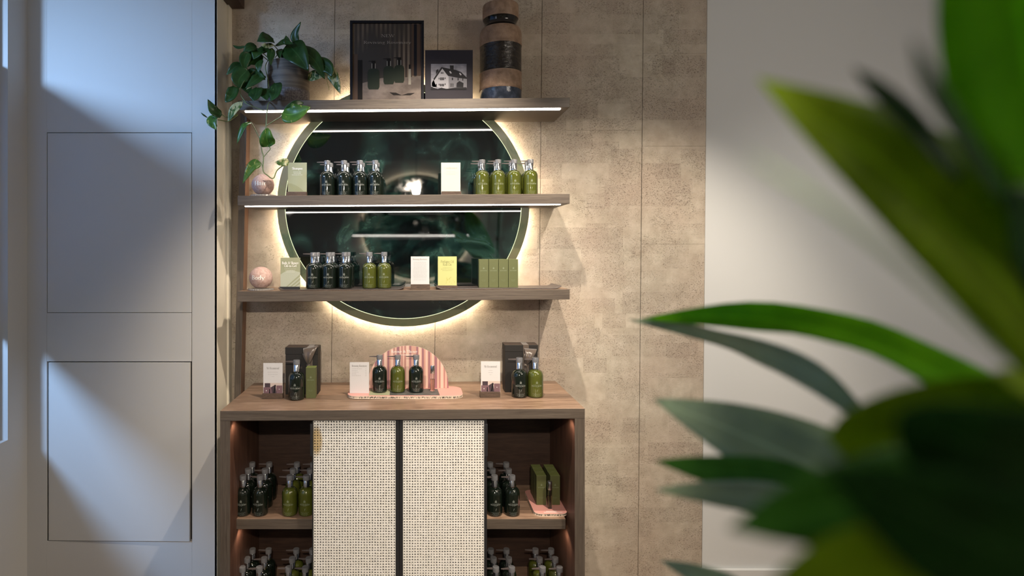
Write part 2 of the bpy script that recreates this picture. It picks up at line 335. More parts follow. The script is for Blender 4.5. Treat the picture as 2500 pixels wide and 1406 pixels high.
# ------------------------------------------------------------------ mesh helpers
class G:
    """collects faces; build() links them as ONE mesh object"""
    def __init__(s): s.v = []; s.f = []; s.m = []; s.uv = None
    def add(s, vs, fs, m=0):
        o = len(s.v); s.v += [Vector(p) for p in vs]; s.f += [tuple(i+o for i in f) for f in fs]; s.m += [m]*len(fs); return s
    def hexa(s, p, m=0):   # bottom 4 (ccw from above), top 4; m int or 6 (bottom, top, -y, +x, +y, -x)
        fs = [(3, 2, 1, 0), (4, 5, 6, 7), (0, 1, 5, 4), (1, 2, 6, 5), (2, 3, 7, 6), (3, 0, 4, 7)]
        o = len(s.v); s.v += [Vector(q) for q in p]; s.f += [tuple(i+o for i in f) for f in fs]
        s.m += [m]*6 if isinstance(m, int) else list(m); return s
    def box(s, x0, x1, y0, y1, z0, z1, m=0):
        return s.hexa([(x0, y0, z0), (x1, y0, z0), (x1, y1, z0), (x0, y1, z0), (x0, y0, z1), (x1, y0, z1), (x1, y1, z1), (x0, y1, z1)], m)
    def lathe(s, prof, c=(0, 0, 0), n=32, m=0, sx=1, sy=1, mf=None, cap=True):
        o = len(s.v); k = len(prof)
        for r, h in prof:
            for i in range(n):
                a = 2*PI*i/n; s.v.append(Vector((c[0]+r*sx*math.cos(a), c[1]+r*sy*math.sin(a), c[2]+h)))
        for j in range(k-1):
            for i in range(n):
                a, b = o+j*n+i, o+j*n+(i+1) % n
                s.f.append((a, b, b+n, a+n)); s.m.append(mf(j) if mf else m)
        if cap:
            if prof[0][0] > 1e-6: s.f.append(tuple(o+i for i in reversed(range(n)))); s.m.append(mf(0) if mf else m)
            if prof[-1][0] > 1e-6: s.f.append(tuple(o+(k-1)*n+i for i in range(n))); s.m.append(mf(k-2) if mf else m)
        return s
    def tube(s, pts, r, n=6, m=0):
        pts = [Vector(p) for p in pts]; o = len(s.v)
        rr = r if isinstance(r, (list, tuple)) else [r]*len(pts)
        for j, p in enumerate(pts):
            t = (pts[min(j+1, len(pts)-1)]-pts[max(j-1, 0)]).normalized()
            a = t.cross(Vector((0.1, 1, 0.05))); a = a.normalized() if a.length > 1e-4 else Vector((1, 0, 0)); b = t.cross(a)
            for i in range(n):
                q = 2*PI*i/n; s.v.append(p+(a*math.cos(q)+b*math.sin(q))*rr[j])
        for j in range(len(pts)-1):
            for i in range(n):
                a, b = o+j*n+i, o+j*n+(i+1) % n; s.f.append((a, b, b+n, a+n)); s.m.append(m)
        s.f.append(tuple(o+i for i in reversed(range(n)))); s.f.append(tuple(o+(len(pts)-1)*n+i for i in range(n))); s.m += [m, m]
        return s
    def prism(s, poly, y0, y1, m=0, mside=None):   # poly in (x,z), counter clockwise seen from -y
        n = len(poly); o = len(s.v); ms = m if mside is None else mside
        s.v += [Vector((x, y0, z)) for x, z in poly]+[Vector((x, y1, z)) for x, z in poly]
        s.f.append(tuple(o+i for i in range(n))); s.f.append(tuple(o+n+i for i in reversed(range(n)))); s.m += [m, m]
        for i in range(n):
            j = (i+1) % n; s.f.append((o+i, o+n+i, o+n+j, o+j)); s.m.append(ms)
        return s
    def slab(s, poly, z0, z1, mtop=0, mside=0):   # poly in (x,y) ccw from above
        n = len(poly); o = len(s.v)
        s.v += [Vector((x, y, z0)) for x, y in poly]+[Vector((x, y, z1)) for x, y in poly]
        s.f.append(tuple(o+i for i in reversed(range(n)))); s.f.append(tuple(o+n+i for i in range(n))); s.m += [mside, mtop]
        for i in range(n):
            j = (i+1) % n; s.f.append((o+i, o+j, o+n+j, o+n+i)); s.m.append(mside)
        return s
    def build(s, name, mats, parent=None, world=True, smooth=False, bevel=0, solid=0, loc=None):
        me = bpy.data.meshes.new(name)
        off = Vector((0, 0, 0))
        if world and parent is not None:
            p = parent
            while p is not None: off += p.location; p = p.parent
        base = Vector(loc) if loc is not None else Vector((0, 0, 0))
        off2 = off+base
        me.from_pydata([p-off2 for p in s.v], [], s.f)
        if not isinstance(mats, (list, tuple)): mats = [mats]
        for m in mats: me.materials.append(M[m])
        me.polygons.foreach_set('material_index', s.m)
        if smooth: me.shade_smooth(); me.set_sharp_from_angle(angle=math.radians(smooth if smooth is not True else 40))
        if s.uv:
            ul = me.uv_layers.new(name='UVMap')
            for l in me.loops: ul.data[l.index].uv = s.uv[l.vertex_index]
        me.update()
        o = bpy.data.objects.new(name, me); C.objects.link(o); o.location = base
        if parent is not None: o.parent = parent
        if bevel: bm = o.modifiers.new('bevel', 'BEVEL'); bm.width = bevel; bm.segments = 2; bm.limit_method = 'ANGLE'
        if solid: sm = o.modifiers.new('thick', 'SOLIDIFY'); sm.thickness = solid
        return o
def tag(o, label, cat, group=None, kind=None):
    if label: o['label'] = label
    if cat: o['category'] = cat
    if group: o['group'] = group
    if kind: o['kind'] = kind
    return o
def thing(name, label, cat, loc=(0, 0, 0), group=None, rz=0.0):
    o = bpy.data.objects.new(name, None); C.objects.link(o); o.location = loc; o.rotation_euler = (0, 0, rz)
    o.empty_display_size = 0.05
    return tag(o, label, cat, group)
def struct(o, label=None): o['kind'] = 'structure'; (label and o.__setitem__('label', label)); return o
def dup(root, loc, label, group=None, rz=0.0):
    r = root.copy(); C.objects.link(r); r.location = loc; r.rotation_euler = (0, 0, rz)
    r['label'] = label
    if group: r['group'] = group
    for ch in list(root.children):
        c = ch.copy(); C.objects.link(c); c.parent = r
        for g in ch.children:
            d = g.copy(); C.objects.link(d); d.parent = c
    return r

# serif lettering: a small stroke alphabet (thick stems, thin hairlines, slab ticks), drawn as flat geometry
def arc(cx, cy, rx, ry, a0, a1, n=10, w0=1.0, w1=1.0):
    return [(cx+rx*math.cos(math.radians(a0+(a1-a0)*i/n)), cy+ry*math.sin(math.radians(a0+(a1-a0)*i/n))) for i in range(n+1)]
def stem(x, y0, y1, s0=True, s1=True, w=1.0):
    r = [([(x, y0), (x, y1)], w)]
    if s0: r.append(([(x-0.1, y0), (x+0.1, y0)], 0.35))
    if s1: r.append(([(x-0.1, y1), (x+0.1, y1)], 0.35))
    return r
T = 0.4
XH = 0.46
def tick(x, y, l=0.1): return [([(x-l, y), (x+l, y)], 0.35)]
GL = {
 'A': (0.72, [([(0.05, 0), (0.36, 0.72)], T), ([(0.36, 0.72), (0.66, 0)], 1), ([(0.17, 0.26), (0.55, 0.26)], T)]+tick(0.05, 0)+tick(0.66, 0)),
 'B': (0.58, stem(0.12, 0, 0.7, False, False)+[([(0.02, 0.7), (0.28, 0.7)]+arc(0.28, 0.535, 0.17, 0.165, 90, -90)+[(0.12, 0.37)], 0.7), ([(0.12, 0.37), (0.3, 0.37)]+arc(0.3, 0.185, 0.2, 0.185, 90, -90)+[(0.02, 0)], 0.75)]),
 'C': (0.68, [(arc(0.38, 0.35, 0.32, 0.36, 42, 318, 18), 0.8), ([(0.62, 0.70), (0.62, 0.52)], T)]),
 'E': (0.58, stem(0.13, 0, 0.7, False, False)+[([(0.03, 0.7), (0.5, 0.7), (0.5, 0.56)], T), ([(0.13, 0.37), (0.4, 0.37)], T), ([(0.03, 0), (0.53, 0), (0.55, 0.15)], T)]),
 'G': (0.72, [(arc(0.38, 0.35, 0.32, 0.36, 42, 340, 18), 0.8), ([(0.62, 0.70), (0.62, 0.52)], T), ([(0.63, 0.05), (0.63, 0.28)], 1)]+tick(0.6, 0.28)),
 'H': (0.74, stem(0.13, 0, 0.7)+stem(0.61, 0, 0.7)+[([(0.13, 0.36), (0.61, 0.36)], T)]),
 'L': (0.54, stem(0.13, 0, 0.7, False)+[([(0.03, 0), (0.48, 0), (0.5, 0.16)], T)]),
 'M': (0.86, stem(0.12, 0, 0.7, True, True, T)+[([(0.12, 0.7), (0.43, 0.05)], 1), ([(0.43, 0.05), (0.74, 0.7)], T)]+stem(0.74, 0, 0.7)),
 'N': (0.74, stem(0.12, 0, 0.7, True, True, T)+[([(0.12, 0.7), (0.62, 0.0)], 1), ([(0.62, 0), (0.62, 0.7)], T)]+tick(0.62, 0.7)),
 'O': (0.76, [(arc(0.38, 0.35, 0.32, 0.36, 0, 360, 24), 0.8)]),
 'P': (0.56, stem(0.13, 0, 0.7, True, False)+[([(0.03, 0.7), (0.3, 0.7)]+arc(0.3, 0.52, 0.19, 0.18, 90, -90)+[(0.13, 0.34)], 0.7)]),
 'R': (0.64, stem(0.13, 0, 0.7, True, False)+[([(0.03, 0.7), (0.3, 0.7)]+arc(0.3, 0.53, 0.18, 0.17, 90, -90)+[(0.13, 0.36)], 0.7), ([(0.28, 0.36), (0.56, 0.0), (0.64, 0)], 0.9)]),
 'S': (0.5, [(arc(0.25, 0.53, 0.17, 0.17, 30, 270, 12)+arc(0.25, 0.18, 0.19, 0.18, 90, -150, 12), 0.8)]),
 'T': (0.62, stem(0.31, 0, 0.7, True, False)+[([(0.04, 0.55), (0.04, 0.7), (0.58, 0.7), (0.58, 0.55)], T)]),
 'W': (0.96, [([(0.05, 0.7), (0.28, 0)], 1), ([(0.28, 0), (0.48, 0.68)], T), ([(0.46, 0.7), (0.68, 0)], 1), ([(0.68, 0), (0.91, 0.7)], T)]+tick(0.05, 0.7)+tick(0.46, 0.7)+tick(0.91, 0.7)),
 'a': (0.46, [(arc(0.21, 0.33, 0.13, 0.12, 160, 0, 8)+[(0.34, 0.05), (0.42, 0.02)], 0.8), (arc(0.2, 0.13, 0.14, 0.12, 80, 330, 10), 0.7)]),
 'b': (0.5, stem(0.11, 0.02, 0.74, False, False)+[(arc(0.27, 0.23, 0.17, 0.22, 140, -140, 14), 0.8)]+tick(0.07, 0.74, 0.05)),
 'c': (0.42, [(arc(0.24, 0.22, 0.18, 0.22, 50, 310, 14), 0.8)]),
 'd': (0.52, stem(0.4, 0, 0.74, False, False)+[(arc(0.24, 0.23, 0.18, 0.22, 40, 320, 14), 0.8)]+tick(0.36, 0.74, 0.05)+tick(0.44, 0, 0.05)),
 'e': (0.44, [([(0.07, 0.25), (0.39, 0.25)]+arc(0.23, 0.23, 0.17, 0.22, 5, 310, 15), 0.7)]),
 'f': (0.34, stem(0.14, 0, 0.6, True, False)+[(arc(0.25, 0.6, 0.11, 0.13, 180, 50, 6), 0.7), ([(0.03, 0.44), (0.28, 0.44)], T)]),
 'g': (0.48, [(arc(0.21, 0.3, 0.14, 0.14, 0, 360, 14), 0.7), ([(0.16, 0.16), (0.1, 0.08), (0.3, 0.04)], 0.6), (arc(0.22, -0.09, 0.18, 0.11, 60, -240, 14), 0.6), ([(0.3, 0.42), (0.44, 0.44)], T)]),
 'h': (0.54, stem(0.12, 0, 0.74, True, False)+[(arc(0.26, 0.3, 0.14, 0.15, 170, 0, 8)+[(0.4, 0)], 0.8)]+tick(0.4, 0, 0.08)+tick(0.07, 0.74, 0.05)),
 'i': (0.26, stem(0.13, 0, 0.44, True, False)+[([(0.11, 0.62), (0.15, 0.62)], 1.2)]+tick(0.08, 0.44, 0.05)),
 'k': (0.5, stem(0.12, 0, 0.74, True, False)+[([(0.12, 0.2), (0.38, 0.44)], T), ([(0.22, 0.28), (0.44, 0)], 0.9)]),
 'l': (0.26, stem(0.13, 0, 0.74, True, False)+tick(0.08, 0.74, 0.05)),
 'm': (0.8, stem(0.12, 0, 0.44, True, False)+[(arc(0.25, 0.3, 0.13, 0.14, 170, 0, 7)+[(0.38, 0)], 0.8), (arc(0.51, 0.3, 0.13, 0.14, 170, 0, 7)+[(0.64, 0)], 0.8)]+tick(0.38, 0, 0.08)+tick(0.65, 0, 0.08)+tick(0.08, 0.44, 0.05)),
 'n': (0.54, stem(0.12, 0, 0.44, True, False)+[(arc(0.26, 0.3, 0.14, 0.14, 170, 0, 8)+[(0.4, 0)], 0.8)]+tick(0.4, 0, 0.08)+tick(0.08, 0.44, 0.05)),
 'o': (0.5, [(arc(0.25, 0.22, 0.19, 0.22, 0, 360, 18), 0.8)]),
 'p': (0.52, stem(0.12, -0.22, 0.44, True, False)+[(arc(0.28, 0.22, 0.17, 0.22, 140, -140, 14), 0.8)]+tick(0.08, 0.44, 0.05)),
 'r': (0.38, stem(0.12, 0, 0.44, True, False)+[(arc(0.25, 0.3, 0.12, 0.14, 170, 50, 6), 0.8)]+tick(0.08, 0.44, 0.05)),
 's': (0.38, [(arc(0.19, 0.33, 0.12, 0.11, 30, 270, 8)+arc(0.19, 0.11, 0.13, 0.11, 90, -150, 8), 0.8)]),
 't': (0.34, [([(0.14, 0.58), (0.14, 0.1)]+arc(0.24, 0.1, 0.1, 0.1, 180, 300, 5), 0.8), ([(0.03, 0.43), (0.28, 0.43)], T)]),
 'u': (0.54, [([(0.12, 0.44)]+arc(0.25, 0.15, 0.13, 0.15, 180, 350, 8), 0.8)]+stem(0.39, 0, 0.44, False, False)+tick(0.07, 0.44, 0.05)+tick(0.34, 0.44, 0.05)),
 'v': (0.48, [([(0.05, 0.44), (0.24, 0)], 0.95), ([(0.24, 0), (0.42, 0.44)], T)]+tick(0.05, 0.44, 0.07)+tick(0.42, 0.44, 0.06)),
 'w': (0.7, [([(0.05, 0.44), (0.21, 0)], 0.95), ([(0.21, 0), (0.36, 0.44)], T), ([(0.35, 0.44), (0.5, 0)], 0.95), ([(0.5, 0), (0.65, 0.44)], T)]+tick(0.05, 0.44, 0.06)+tick(0.65, 0.44, 0.05)),
 'y': (0.48, [([(0.05, 0.44), (0.25, 0)], 0.95), ([(0.43, 0.44), (0.2, -0.14), (0.08, -0.2)], T)]+tick(0.05, 0.44, 0.07)+tick(0.43, 0.44, 0.06)),
 '&': (0.76, [([(0.68, 0.02), (0.24, 0.48)]+arc(0.33, 0.56, 0.12, 0.13, 215, -30, 9)+[(0.2, 0.3)]+arc(0.26, 0.16, 0.19, 0.17, 130, 300, 9)+[(0.6, 0.3), (0.64, 0.42)], 0.75)]),
 '-': (0.32, [([(0.04, 0.2), (0.27, 0.2)], T*1.2)]), ' ': (0.28, []),
}
def text(g, s, cx, z, size, y, m=0, weight=0.085, track=0.03, width=None, fn=None):
    """lay a centred line on plane y (facing the viewer); cap height 0.7*size; fn maps (x,z)->point"""
    adv = sum(GL[c][0]+track for c in s)-track
    k = size
    kx = width/adv if width else size
    x = cx-adv*kx/2
    for c in s:
        w_, strokes = GL[c]
        for pts, wt in strokes:
            h = weight*wt*k*0.5; n = len(pts); o = len(g.v)
            for i, (a, b) in enumerate(pts):
                p0 = pts[max(i-1, 0)]; p1 = pts[min(i+1, n-1)]
                dx, dz = (p1[0]-p0[0])*kx, (p1[1]-p0[1])*k; L = math.hypot(dx, dz) or 1
                nx, nz = -dz/L*h, dx/L*h
                hz = 1.0 if wt <= T*1.2 else max(0.35, min(1, abs(nx)/h+0.3))   # thin where the stroke runs level
                nx *= hz; nz *= hz
                for sg in (1, -1):
                    X, Z = x+a*kx+nx*sg, z+b*k+nz*sg
                    g.v.append(Vector(fn(X, Z)) if fn else Vector((X, y, Z)))
            for i in range(n-1):
                a = o+2*i; g.f.append((a, a+1, a+3, a+2)); g.m.append(m)
        x += (w_+track)*kx
def lines(g, cx, z, wds, step, y, m=0, h=0.0011, fn=None, left=None):
    """rows of tiny illegible print as broken hairlines"""
    rr = random.Random(int(abs(cx*1000))+len(wds))
    for i, wd in enumerate(wds):
        x = (cx-wd/2) if left is None else left; x1 = x+wd
        while x < x1:
            d = min(rr.uniform(0.004, 0.010), x1-x); zz = z-i*step
            q = [(x, zz), (x+d, zz), (x+d, zz+h), (x, zz+h)]
            if fn: g.add([fn(*p) for p in q], [(0, 1, 2, 3)], m)
            else: g.add([(a, y, b) for a, b in q], [(0, 1, 2, 3)], m)
            x += d+0.0018
def crest(g, cx, z, s, m, fn):
    """small crowned shield emblem"""
    polys = [[(-0.5, 0), (-0.32, -0.1), (0.32, -0.1), (0.5, 0), (0.5, 0.28), (0.42, 0.5), (-0.42, 0.5), (-0.5, 0.28)],
             [(-0.42, 0.55), (0.42, 0.55), (0.5, 0.85), (0.2, 0.75), (0, 1.0), (-0.2, 0.75), (-0.5, 0.85)],
             [(-0.08, 1.02), (0.08, 1.02), (0.08, 1.2), (-0.08, 1.2)]]
    for p in polys: g.add([fn(cx+a*s, z+b*s) for a, b in p], [tuple(range(len(p)))], m)
def feather(g, cx, z, s, m, fn):
    p = [(-0.32, -0.9), (-0.28, -0.9), (0.05, -0.35), (0.30, 0.35), (0.36, 0.9), (0.08, 0.55), (-0.12, 0.0), (-0.16, -0.45)]
    g.add([fn(cx+a*s, z+b*s) for a, b in p], [tuple(range(len(p)))], m)

# ================================================================== the room
XL, XR, YB, ZC = -1.99, 3.6, -1.0, EYE+1.62
SL = 0.0095                      # slight lean of the upright seams
def lean(px, py, d): return PX(px, d)
struct(G().box(XL-0.2, XR+0.2, YB-0.2, WALL+0.3, -0.06, 0.0).build('floor', 'floor'))
struct(G().box(XL-0.2, XR+0.2, YB-0.2, WALL+0.3, ZC, ZC+0.06).build('ceiling', 'white_wall'))

# stone wall: a dark backing that carries the panels
wall_back = struct(G().box(PX(562, WALL)-0.25, PX(1722, WALL)+0.02, WALL+0.012, WALL+0.12, 0, ZC).build('wall_back', 'black_gap'), 'beige pitted cork stone panelled wall behind the shelves')
ZT, ZB = ZC-0.002, 0.002
def seam(px, z): return PX(px, WALL)+SL*(z-EYE)*(1 if px > 600 else 0)
cols = [(540, 812, [325]), (812, 1064, [322]), (1064, 1318, [318]), (1318, 1565, [318, 1148]), (1565, 1721, [130, 357, 596])]
for a, b, js in cols:
    zs = [ZT]+[PZ(j, WALL) for j in js]+[ZB]; hg = 0.0003
    for i in range(len(zs)-1):
        zt, zb = zs[i], zs[i+1]; gp = 0.0013; xe = [seam(a, zb)+gp, seam(b, zb)-gp, seam(a, zt)+gp, seam(b, zt)-gp]
        if a == 540: xe[0] = xe[2] = -1.06
        y0, y1 = WALL+random.uniform(-0.0010, 0.0010), WALL+0.012
        G().hexa([(xe[0], y0, zb+hg), (xe[1], y0, zb+hg), (xe[1], y1, zb+hg), (xe[0], y1, zb+hg), (xe[2], y0, zt-hg), (xe[3], y0, zt-hg), (xe[3], y1, zt-hg), (xe[2], y1, zt-hg)]).build('stone_panel', 'stone', wall_back, bevel=0.0009)
# white wall to the right, set a little behind the stone
struct(G().hexa([(seam(1721, 0)+0.004, WALL+0.008, 0), (XR+0.1, WALL+0.008, 0), (XR+0.1, WALL+0.14, 0), (seam(1721, 0)+0.004, WALL+0.14, 0), (seam(1721, ZC)+0.004, WALL+0.008, ZC), (XR+0.1, WALL+0.008, ZC), (XR+0.1, WALL+0.14, ZC), (seam(1721, ZC)+0.004, WALL+0.14, ZC)]).build('wall_right', 'white_wall'), 'plain white wall right of the stone panels')
struct(G().box(PX(1709, WALL), XR, WALL-0.012, WALL+0.008, 0, PZ(1388, WALL)).build('baseboard_right', 'white_wall', bevel=0.004))
struct(G().box(XR, XR+0.1, YB, WALL, 0, ZC).build('wall_side', 'white_wall'))
struct(G().box(XL-0.1, XR+0.1, YB-0.1, YB, 0, ZC).build('wall_front', 'grey_wall'))
# trim at the upper left corner (boxed bulkhead)
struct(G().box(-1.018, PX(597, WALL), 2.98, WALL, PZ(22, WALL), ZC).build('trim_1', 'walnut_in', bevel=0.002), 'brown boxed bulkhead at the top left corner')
# left wall (nearer than the stone) with its returns
YL = 2.94
lx = lambda px: PX(px, YL); lz = lambda py: PZ(py, YL)
JX = PX(562, WALL)
wl = struct(G().box(XL-0.1, JX-0.001, YL+0.02, YL+0.20, 0, ZC).build('wall_left', 'black_gap'), 'grey white wall with two flush access doors')
def skin(n, x0, x1, z0, z1): return G().box(x0, x1, YL, YL+0.021, z0, z1).build(n, 'grey_wall', wl, bevel=0.0008)
g_ = 0.0016
skin('wall_board', XL-0.1, lx(115)-g_, 0, ZC); skin('wall_board', lx(468)+g_, JX, 0, ZC)
skin('wall_board', lx(115)-g_, lx(468)+g_, lz(324)+g_, ZC-0.001); skin('wall_board', lx(115)-g_+0.0005, lx(468)-g_, lz(883)+g_, lz(763)-g_); skin('wall_board', lx(115)-g_, lx(468)+g_, 0, lz(1320)-g_)
struct(G().box(lx(115)+g_, lx(468)-g_, YL, YL+0.019, lz(763)+g_*0.5, lz(324)-g_).build('door_1', 'grey_wall', bevel=0.0008), 'upper flush access door in the left wall')
d2 = G().box(0, lx(465)-lx(119), 0, 0.018, lz(1319), lz(884)-g_*0.7).build('door_2', 'grey_wall', bevel=0.0008)
d2.location = (lx(119), YL-0.001, 0); d2.rotation_euler = (0, 0, -0.016); struct(d2, 'lower flush access door in the left wall, slightly ajar')
# return of the left wall towards the stone
struct(G().box(JX-0.012, JX+0.0005, YL, WALL+0.012, 0, ZC).build('trim_2', 'cream_paint', bevel=0.001), 'cream painted return between left wall and stone wall')
struct(G().box(JX, JX+0.010, WALL-0.055, WALL+0.001, 0, ZC).build('trim_3', 'cream_paint', bevel=0.001), 'narrow cream bead beside the stone wall')
# window side wall on the far left
zf0, zf1, zf2 = EYE+0.89, EYE-0.36, EYE-0.93
YW = 2.80
struct(G().box(XL-0.1, XL, YW, YL+0.02, 0, ZC).build('wall_window_side', 'grey_wall'))
struct(G().box(XL-0.1, XL, YB, YW, 0, zf2).build('wall_window_sill', 'grey_wall'))
struct(G().box(XL-0.1, XL, YB, 0.3, zf2, ZC).build('wall_window_end', 'grey_wall'))
win = G()
for z0, z1 in ((zf2, zf2+0.03), (zf1-0.015, zf1+0.015), (zf0-0.015, zf0+0.015), (ZC-0.06, ZC)): win.box(XL-0.09, XL-0.045, 0.3, YW, z0, z1)
for y in (0.30, YW-0.035): win.box(XL-0.091, XL-0.044, y, y+0.035, zf2, ZC)
w1 = struct(win.build('window_1', 'grey_wall', bevel=0.002), 'shop window at the far left edge')
G().box(XL-0.070, XL-0.064, 0.33, YW-0.03, zf1, zf0).build('frosted_shade_pane', 'shade_film', w1)  # added pane, sized to hold back daylight between two bands on the left wall
G().box(XL-12, XL-0.3, -6, 9, -0.3, -0.25).build('ground_outside', 'grass')
struct(bpy.data.objects['ground_outside'], 'green ground outside the window')

# ================================================================== shelving
def shelf(label, yl0, yl1, yr0, yr1, led=True, d0=2.83, name='wall_shelf'):
    xl, xr = PX(580, d0), PX(1391, d0)
    t = thing(name, label, 'shelf', ((xl+xr)/2, (d0+WALL)/2, PZ((yl1+yr1)/2, d0)), 'taupe wooden shelves on the stone wall')
    zl0, zl1, zr0, zr1 = PZ(yl0, d0), PZ(yl1, d0), PZ(yr0, d0), PZ(yr1, d0)
    yb = WALL-0.001
    G().hexa([(xl, d0, zl1), (xr, d0, zr1), (xr, yb, zr1), (xl, yb, zl1), (xl, d0, zl0), (xr, d0, zr0), (xr, yb, zr0), (xl, yb, zl0)], [0, 1, 0, 0, 0, 0]).build('board', ['edge_h', 'walnut_top'], t, bevel=0.0015)
    if led:
        k = (zr1-zl1)/(xr-xl); a, b = xl+0.03, xr-0.04
        za, zb = zl1+k*(a-xl), zl1+k*(b-xl)
        G().hexa([(a, d0+0.020, za-0.004), (b, d0+0.020, zb-0.004), (b, d0+0.038, zb-0.004), (a, d0+0.038, za-0.004), (a, d0+0.020, za+0.002), (b, d0+0.020, zb+0.002), (b, d0+0.038, zb+0.002), (a, d0+0.038, za+0.002)]).build('led_strip', 'led', t)
    top = lambda x: zl0+(zr0-zl0)*(x-xl)/(xr-xl)
    return t, top
sh_top, ztop = shelf('top wooden shelf holding the trailing plant, framed poster and vase', 246, 269, 238, 262)
sh_mid, zmid = shelf('middle wooden shelf with lit underside, holding the ball marked Hair', 478, 502, 473, 497)
sh_low, zlow = shelf('lowest wooden shelf with unlit underside, holding the ball marked Body', 711, 737, 706, 731, led=False)
# upright post at the left end
post = thing('shelf_post', 'tall walnut post carrying the left ends of the shelves', 'post', (-0.93, 3.1, 0))
def pz(px0, px1, py): z = PZ(py, 3.08); return [(PX(px0, 3.08), 3.08, z), (PX(px1, 3.08), 3.08, z), (PX(px1, 3.08), WALL, z), (PX(px0, 3.08), WALL, z)]
b0, b1 = pz(562, 578, 1420), pz(587, 603, 262)
G().hexa(b0+b1, [0, 0, 0, 1, 0, 0]).build('upright', ['edge_v', 'walnut_post'], post, bevel=0.001)

# ================================================================== round mirror
MCX, MCZ, MR = PX(984.5, 3.11), PZ(500, 3.11), 0.683
def round_mirror(label, cx, cz, y, R, sgn, kz=0.965, group=None):
    t = thing('round_mirror', label, 'mirror', (cx, y, cz), group)
    def ring(g, r0, y0, r1, y1, n=128, m=0):
        o = len(g.v)
        for r, yy in ((r0, y0), (r1, y1)):
            for i in range(n):
                a = 2*PI*i/n; g.v.append(Vector((cx+r*math.cos(a), yy, cz+r*kz*math.sin(a))))
        for i in range(n):
            j = (i+1) % n; q = (o+i, o+j, o+n+j, o+n+i); g.f.append(q if sgn > 0 else q[::-1]); g.m.append(m)
        return g
    d = G(); n = 128; Ri = R-0.046
    d.v = [Vector((cx+Ri*math.cos(2*PI*i/n), y, cz+Ri*kz*math.sin(2*PI*i/n))) for i in range(n)]
    d.f = [tuple(range(n)) if sgn > 0 else tuple(reversed(range(n)))]; d.m = [0]
    d.build('mirror_glass', 'mirror', t)
    b = G(); ring(b, R-0.043, y-0.0*sgn, R-0.043, y+0.002*sgn); ring(b, R-0.043, y+0.001*sgn, R, y+0.004*sgn); ring(b, R, y+0.004*sgn, R, y+0.010*sgn); ring(b, R, y+0.010*sgn, 0.001, y+0.010*sgn)
    b.build('bevelled_rim', 'bevel', t)
    l = G(); ring(l, R-0.046, y, R-0.0435, y-0.0001*sgn); l.build('lit_groove', 'led_line', t)
    h = G(); ring(h, R-0.040, y+0.0105*sgn, R-0.020, y+0.0105*sgn); ring(h, R-0.020, y+0.0105*sgn, R-0.020, y+0.018*sgn); ring(h, R-0.020, y+0.018*sgn, R-0.040, y+0.018*sgn)
    h.build('halo_led_strip', 'led_halo', t)
    p = G(); ring(p, R-0.16, y+0.010*sgn, R-0.16, y+0.042*sgn); p.build('wall_mount', 'black_metal', t)
    return t
round_mirror('large round dark green antiqued mirror with glowing halo', MCX, MCZ, WALL-0.050, MR, 1, group='round backlit mirrors')

# ================================================================== cabinet
cab = thing('display_cabinet', 'taupe open cabinet with walnut top and two woven cane doors', 'cabinet', (0, 2.87, 0))
CD = 2.60
cx0, cx1 = PX(537, CD), PX(1428, CD); ctl, ctr = PZ(1003, CD), PZ(997, CD); th = 0.046
CB = WALL-0.004
ztab = lambda x: ctl+(ctr-ctl)*(x-cx0)/(cx1-cx0)
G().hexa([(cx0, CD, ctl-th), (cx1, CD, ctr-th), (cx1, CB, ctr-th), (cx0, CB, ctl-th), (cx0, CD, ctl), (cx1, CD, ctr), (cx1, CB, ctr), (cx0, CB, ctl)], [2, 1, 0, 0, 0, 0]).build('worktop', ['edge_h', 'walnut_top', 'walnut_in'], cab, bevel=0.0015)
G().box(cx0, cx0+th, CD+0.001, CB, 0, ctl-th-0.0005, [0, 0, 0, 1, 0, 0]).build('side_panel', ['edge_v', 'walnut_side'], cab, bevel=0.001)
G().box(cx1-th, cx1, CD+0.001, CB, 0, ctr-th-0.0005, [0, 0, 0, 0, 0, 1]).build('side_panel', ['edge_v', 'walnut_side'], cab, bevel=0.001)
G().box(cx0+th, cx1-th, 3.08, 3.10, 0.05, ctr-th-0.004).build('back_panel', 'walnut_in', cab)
SZ1 = EYE-1.264; SZ2 = EYE-1.702; SY = 2.69
for z in (SZ1, SZ2):
    G().box(cx0+th, PX(758, 2.6)+0.02, SY, 3.08, z-0.048, z, [0, 1, 0, 0, 0, 0]).build('inner_shelf', ['edge_h', 'walnut_top'], cab, bevel=0.0012)
    G().box(PX(1186, 2.6)-0.02, cx1-th-0.018, SY, 3.08, z-0.048, z, [0, 1, 0, 0, 0, 0]).build('inner_shelf', ['edge_h', 'walnut_top'], cab, bevel=0.0012)
G().box(cx0+th, cx1-th, CD+0.05, 3.08, 0.0, 0.06).build('plinth', 'edge_h', cab)
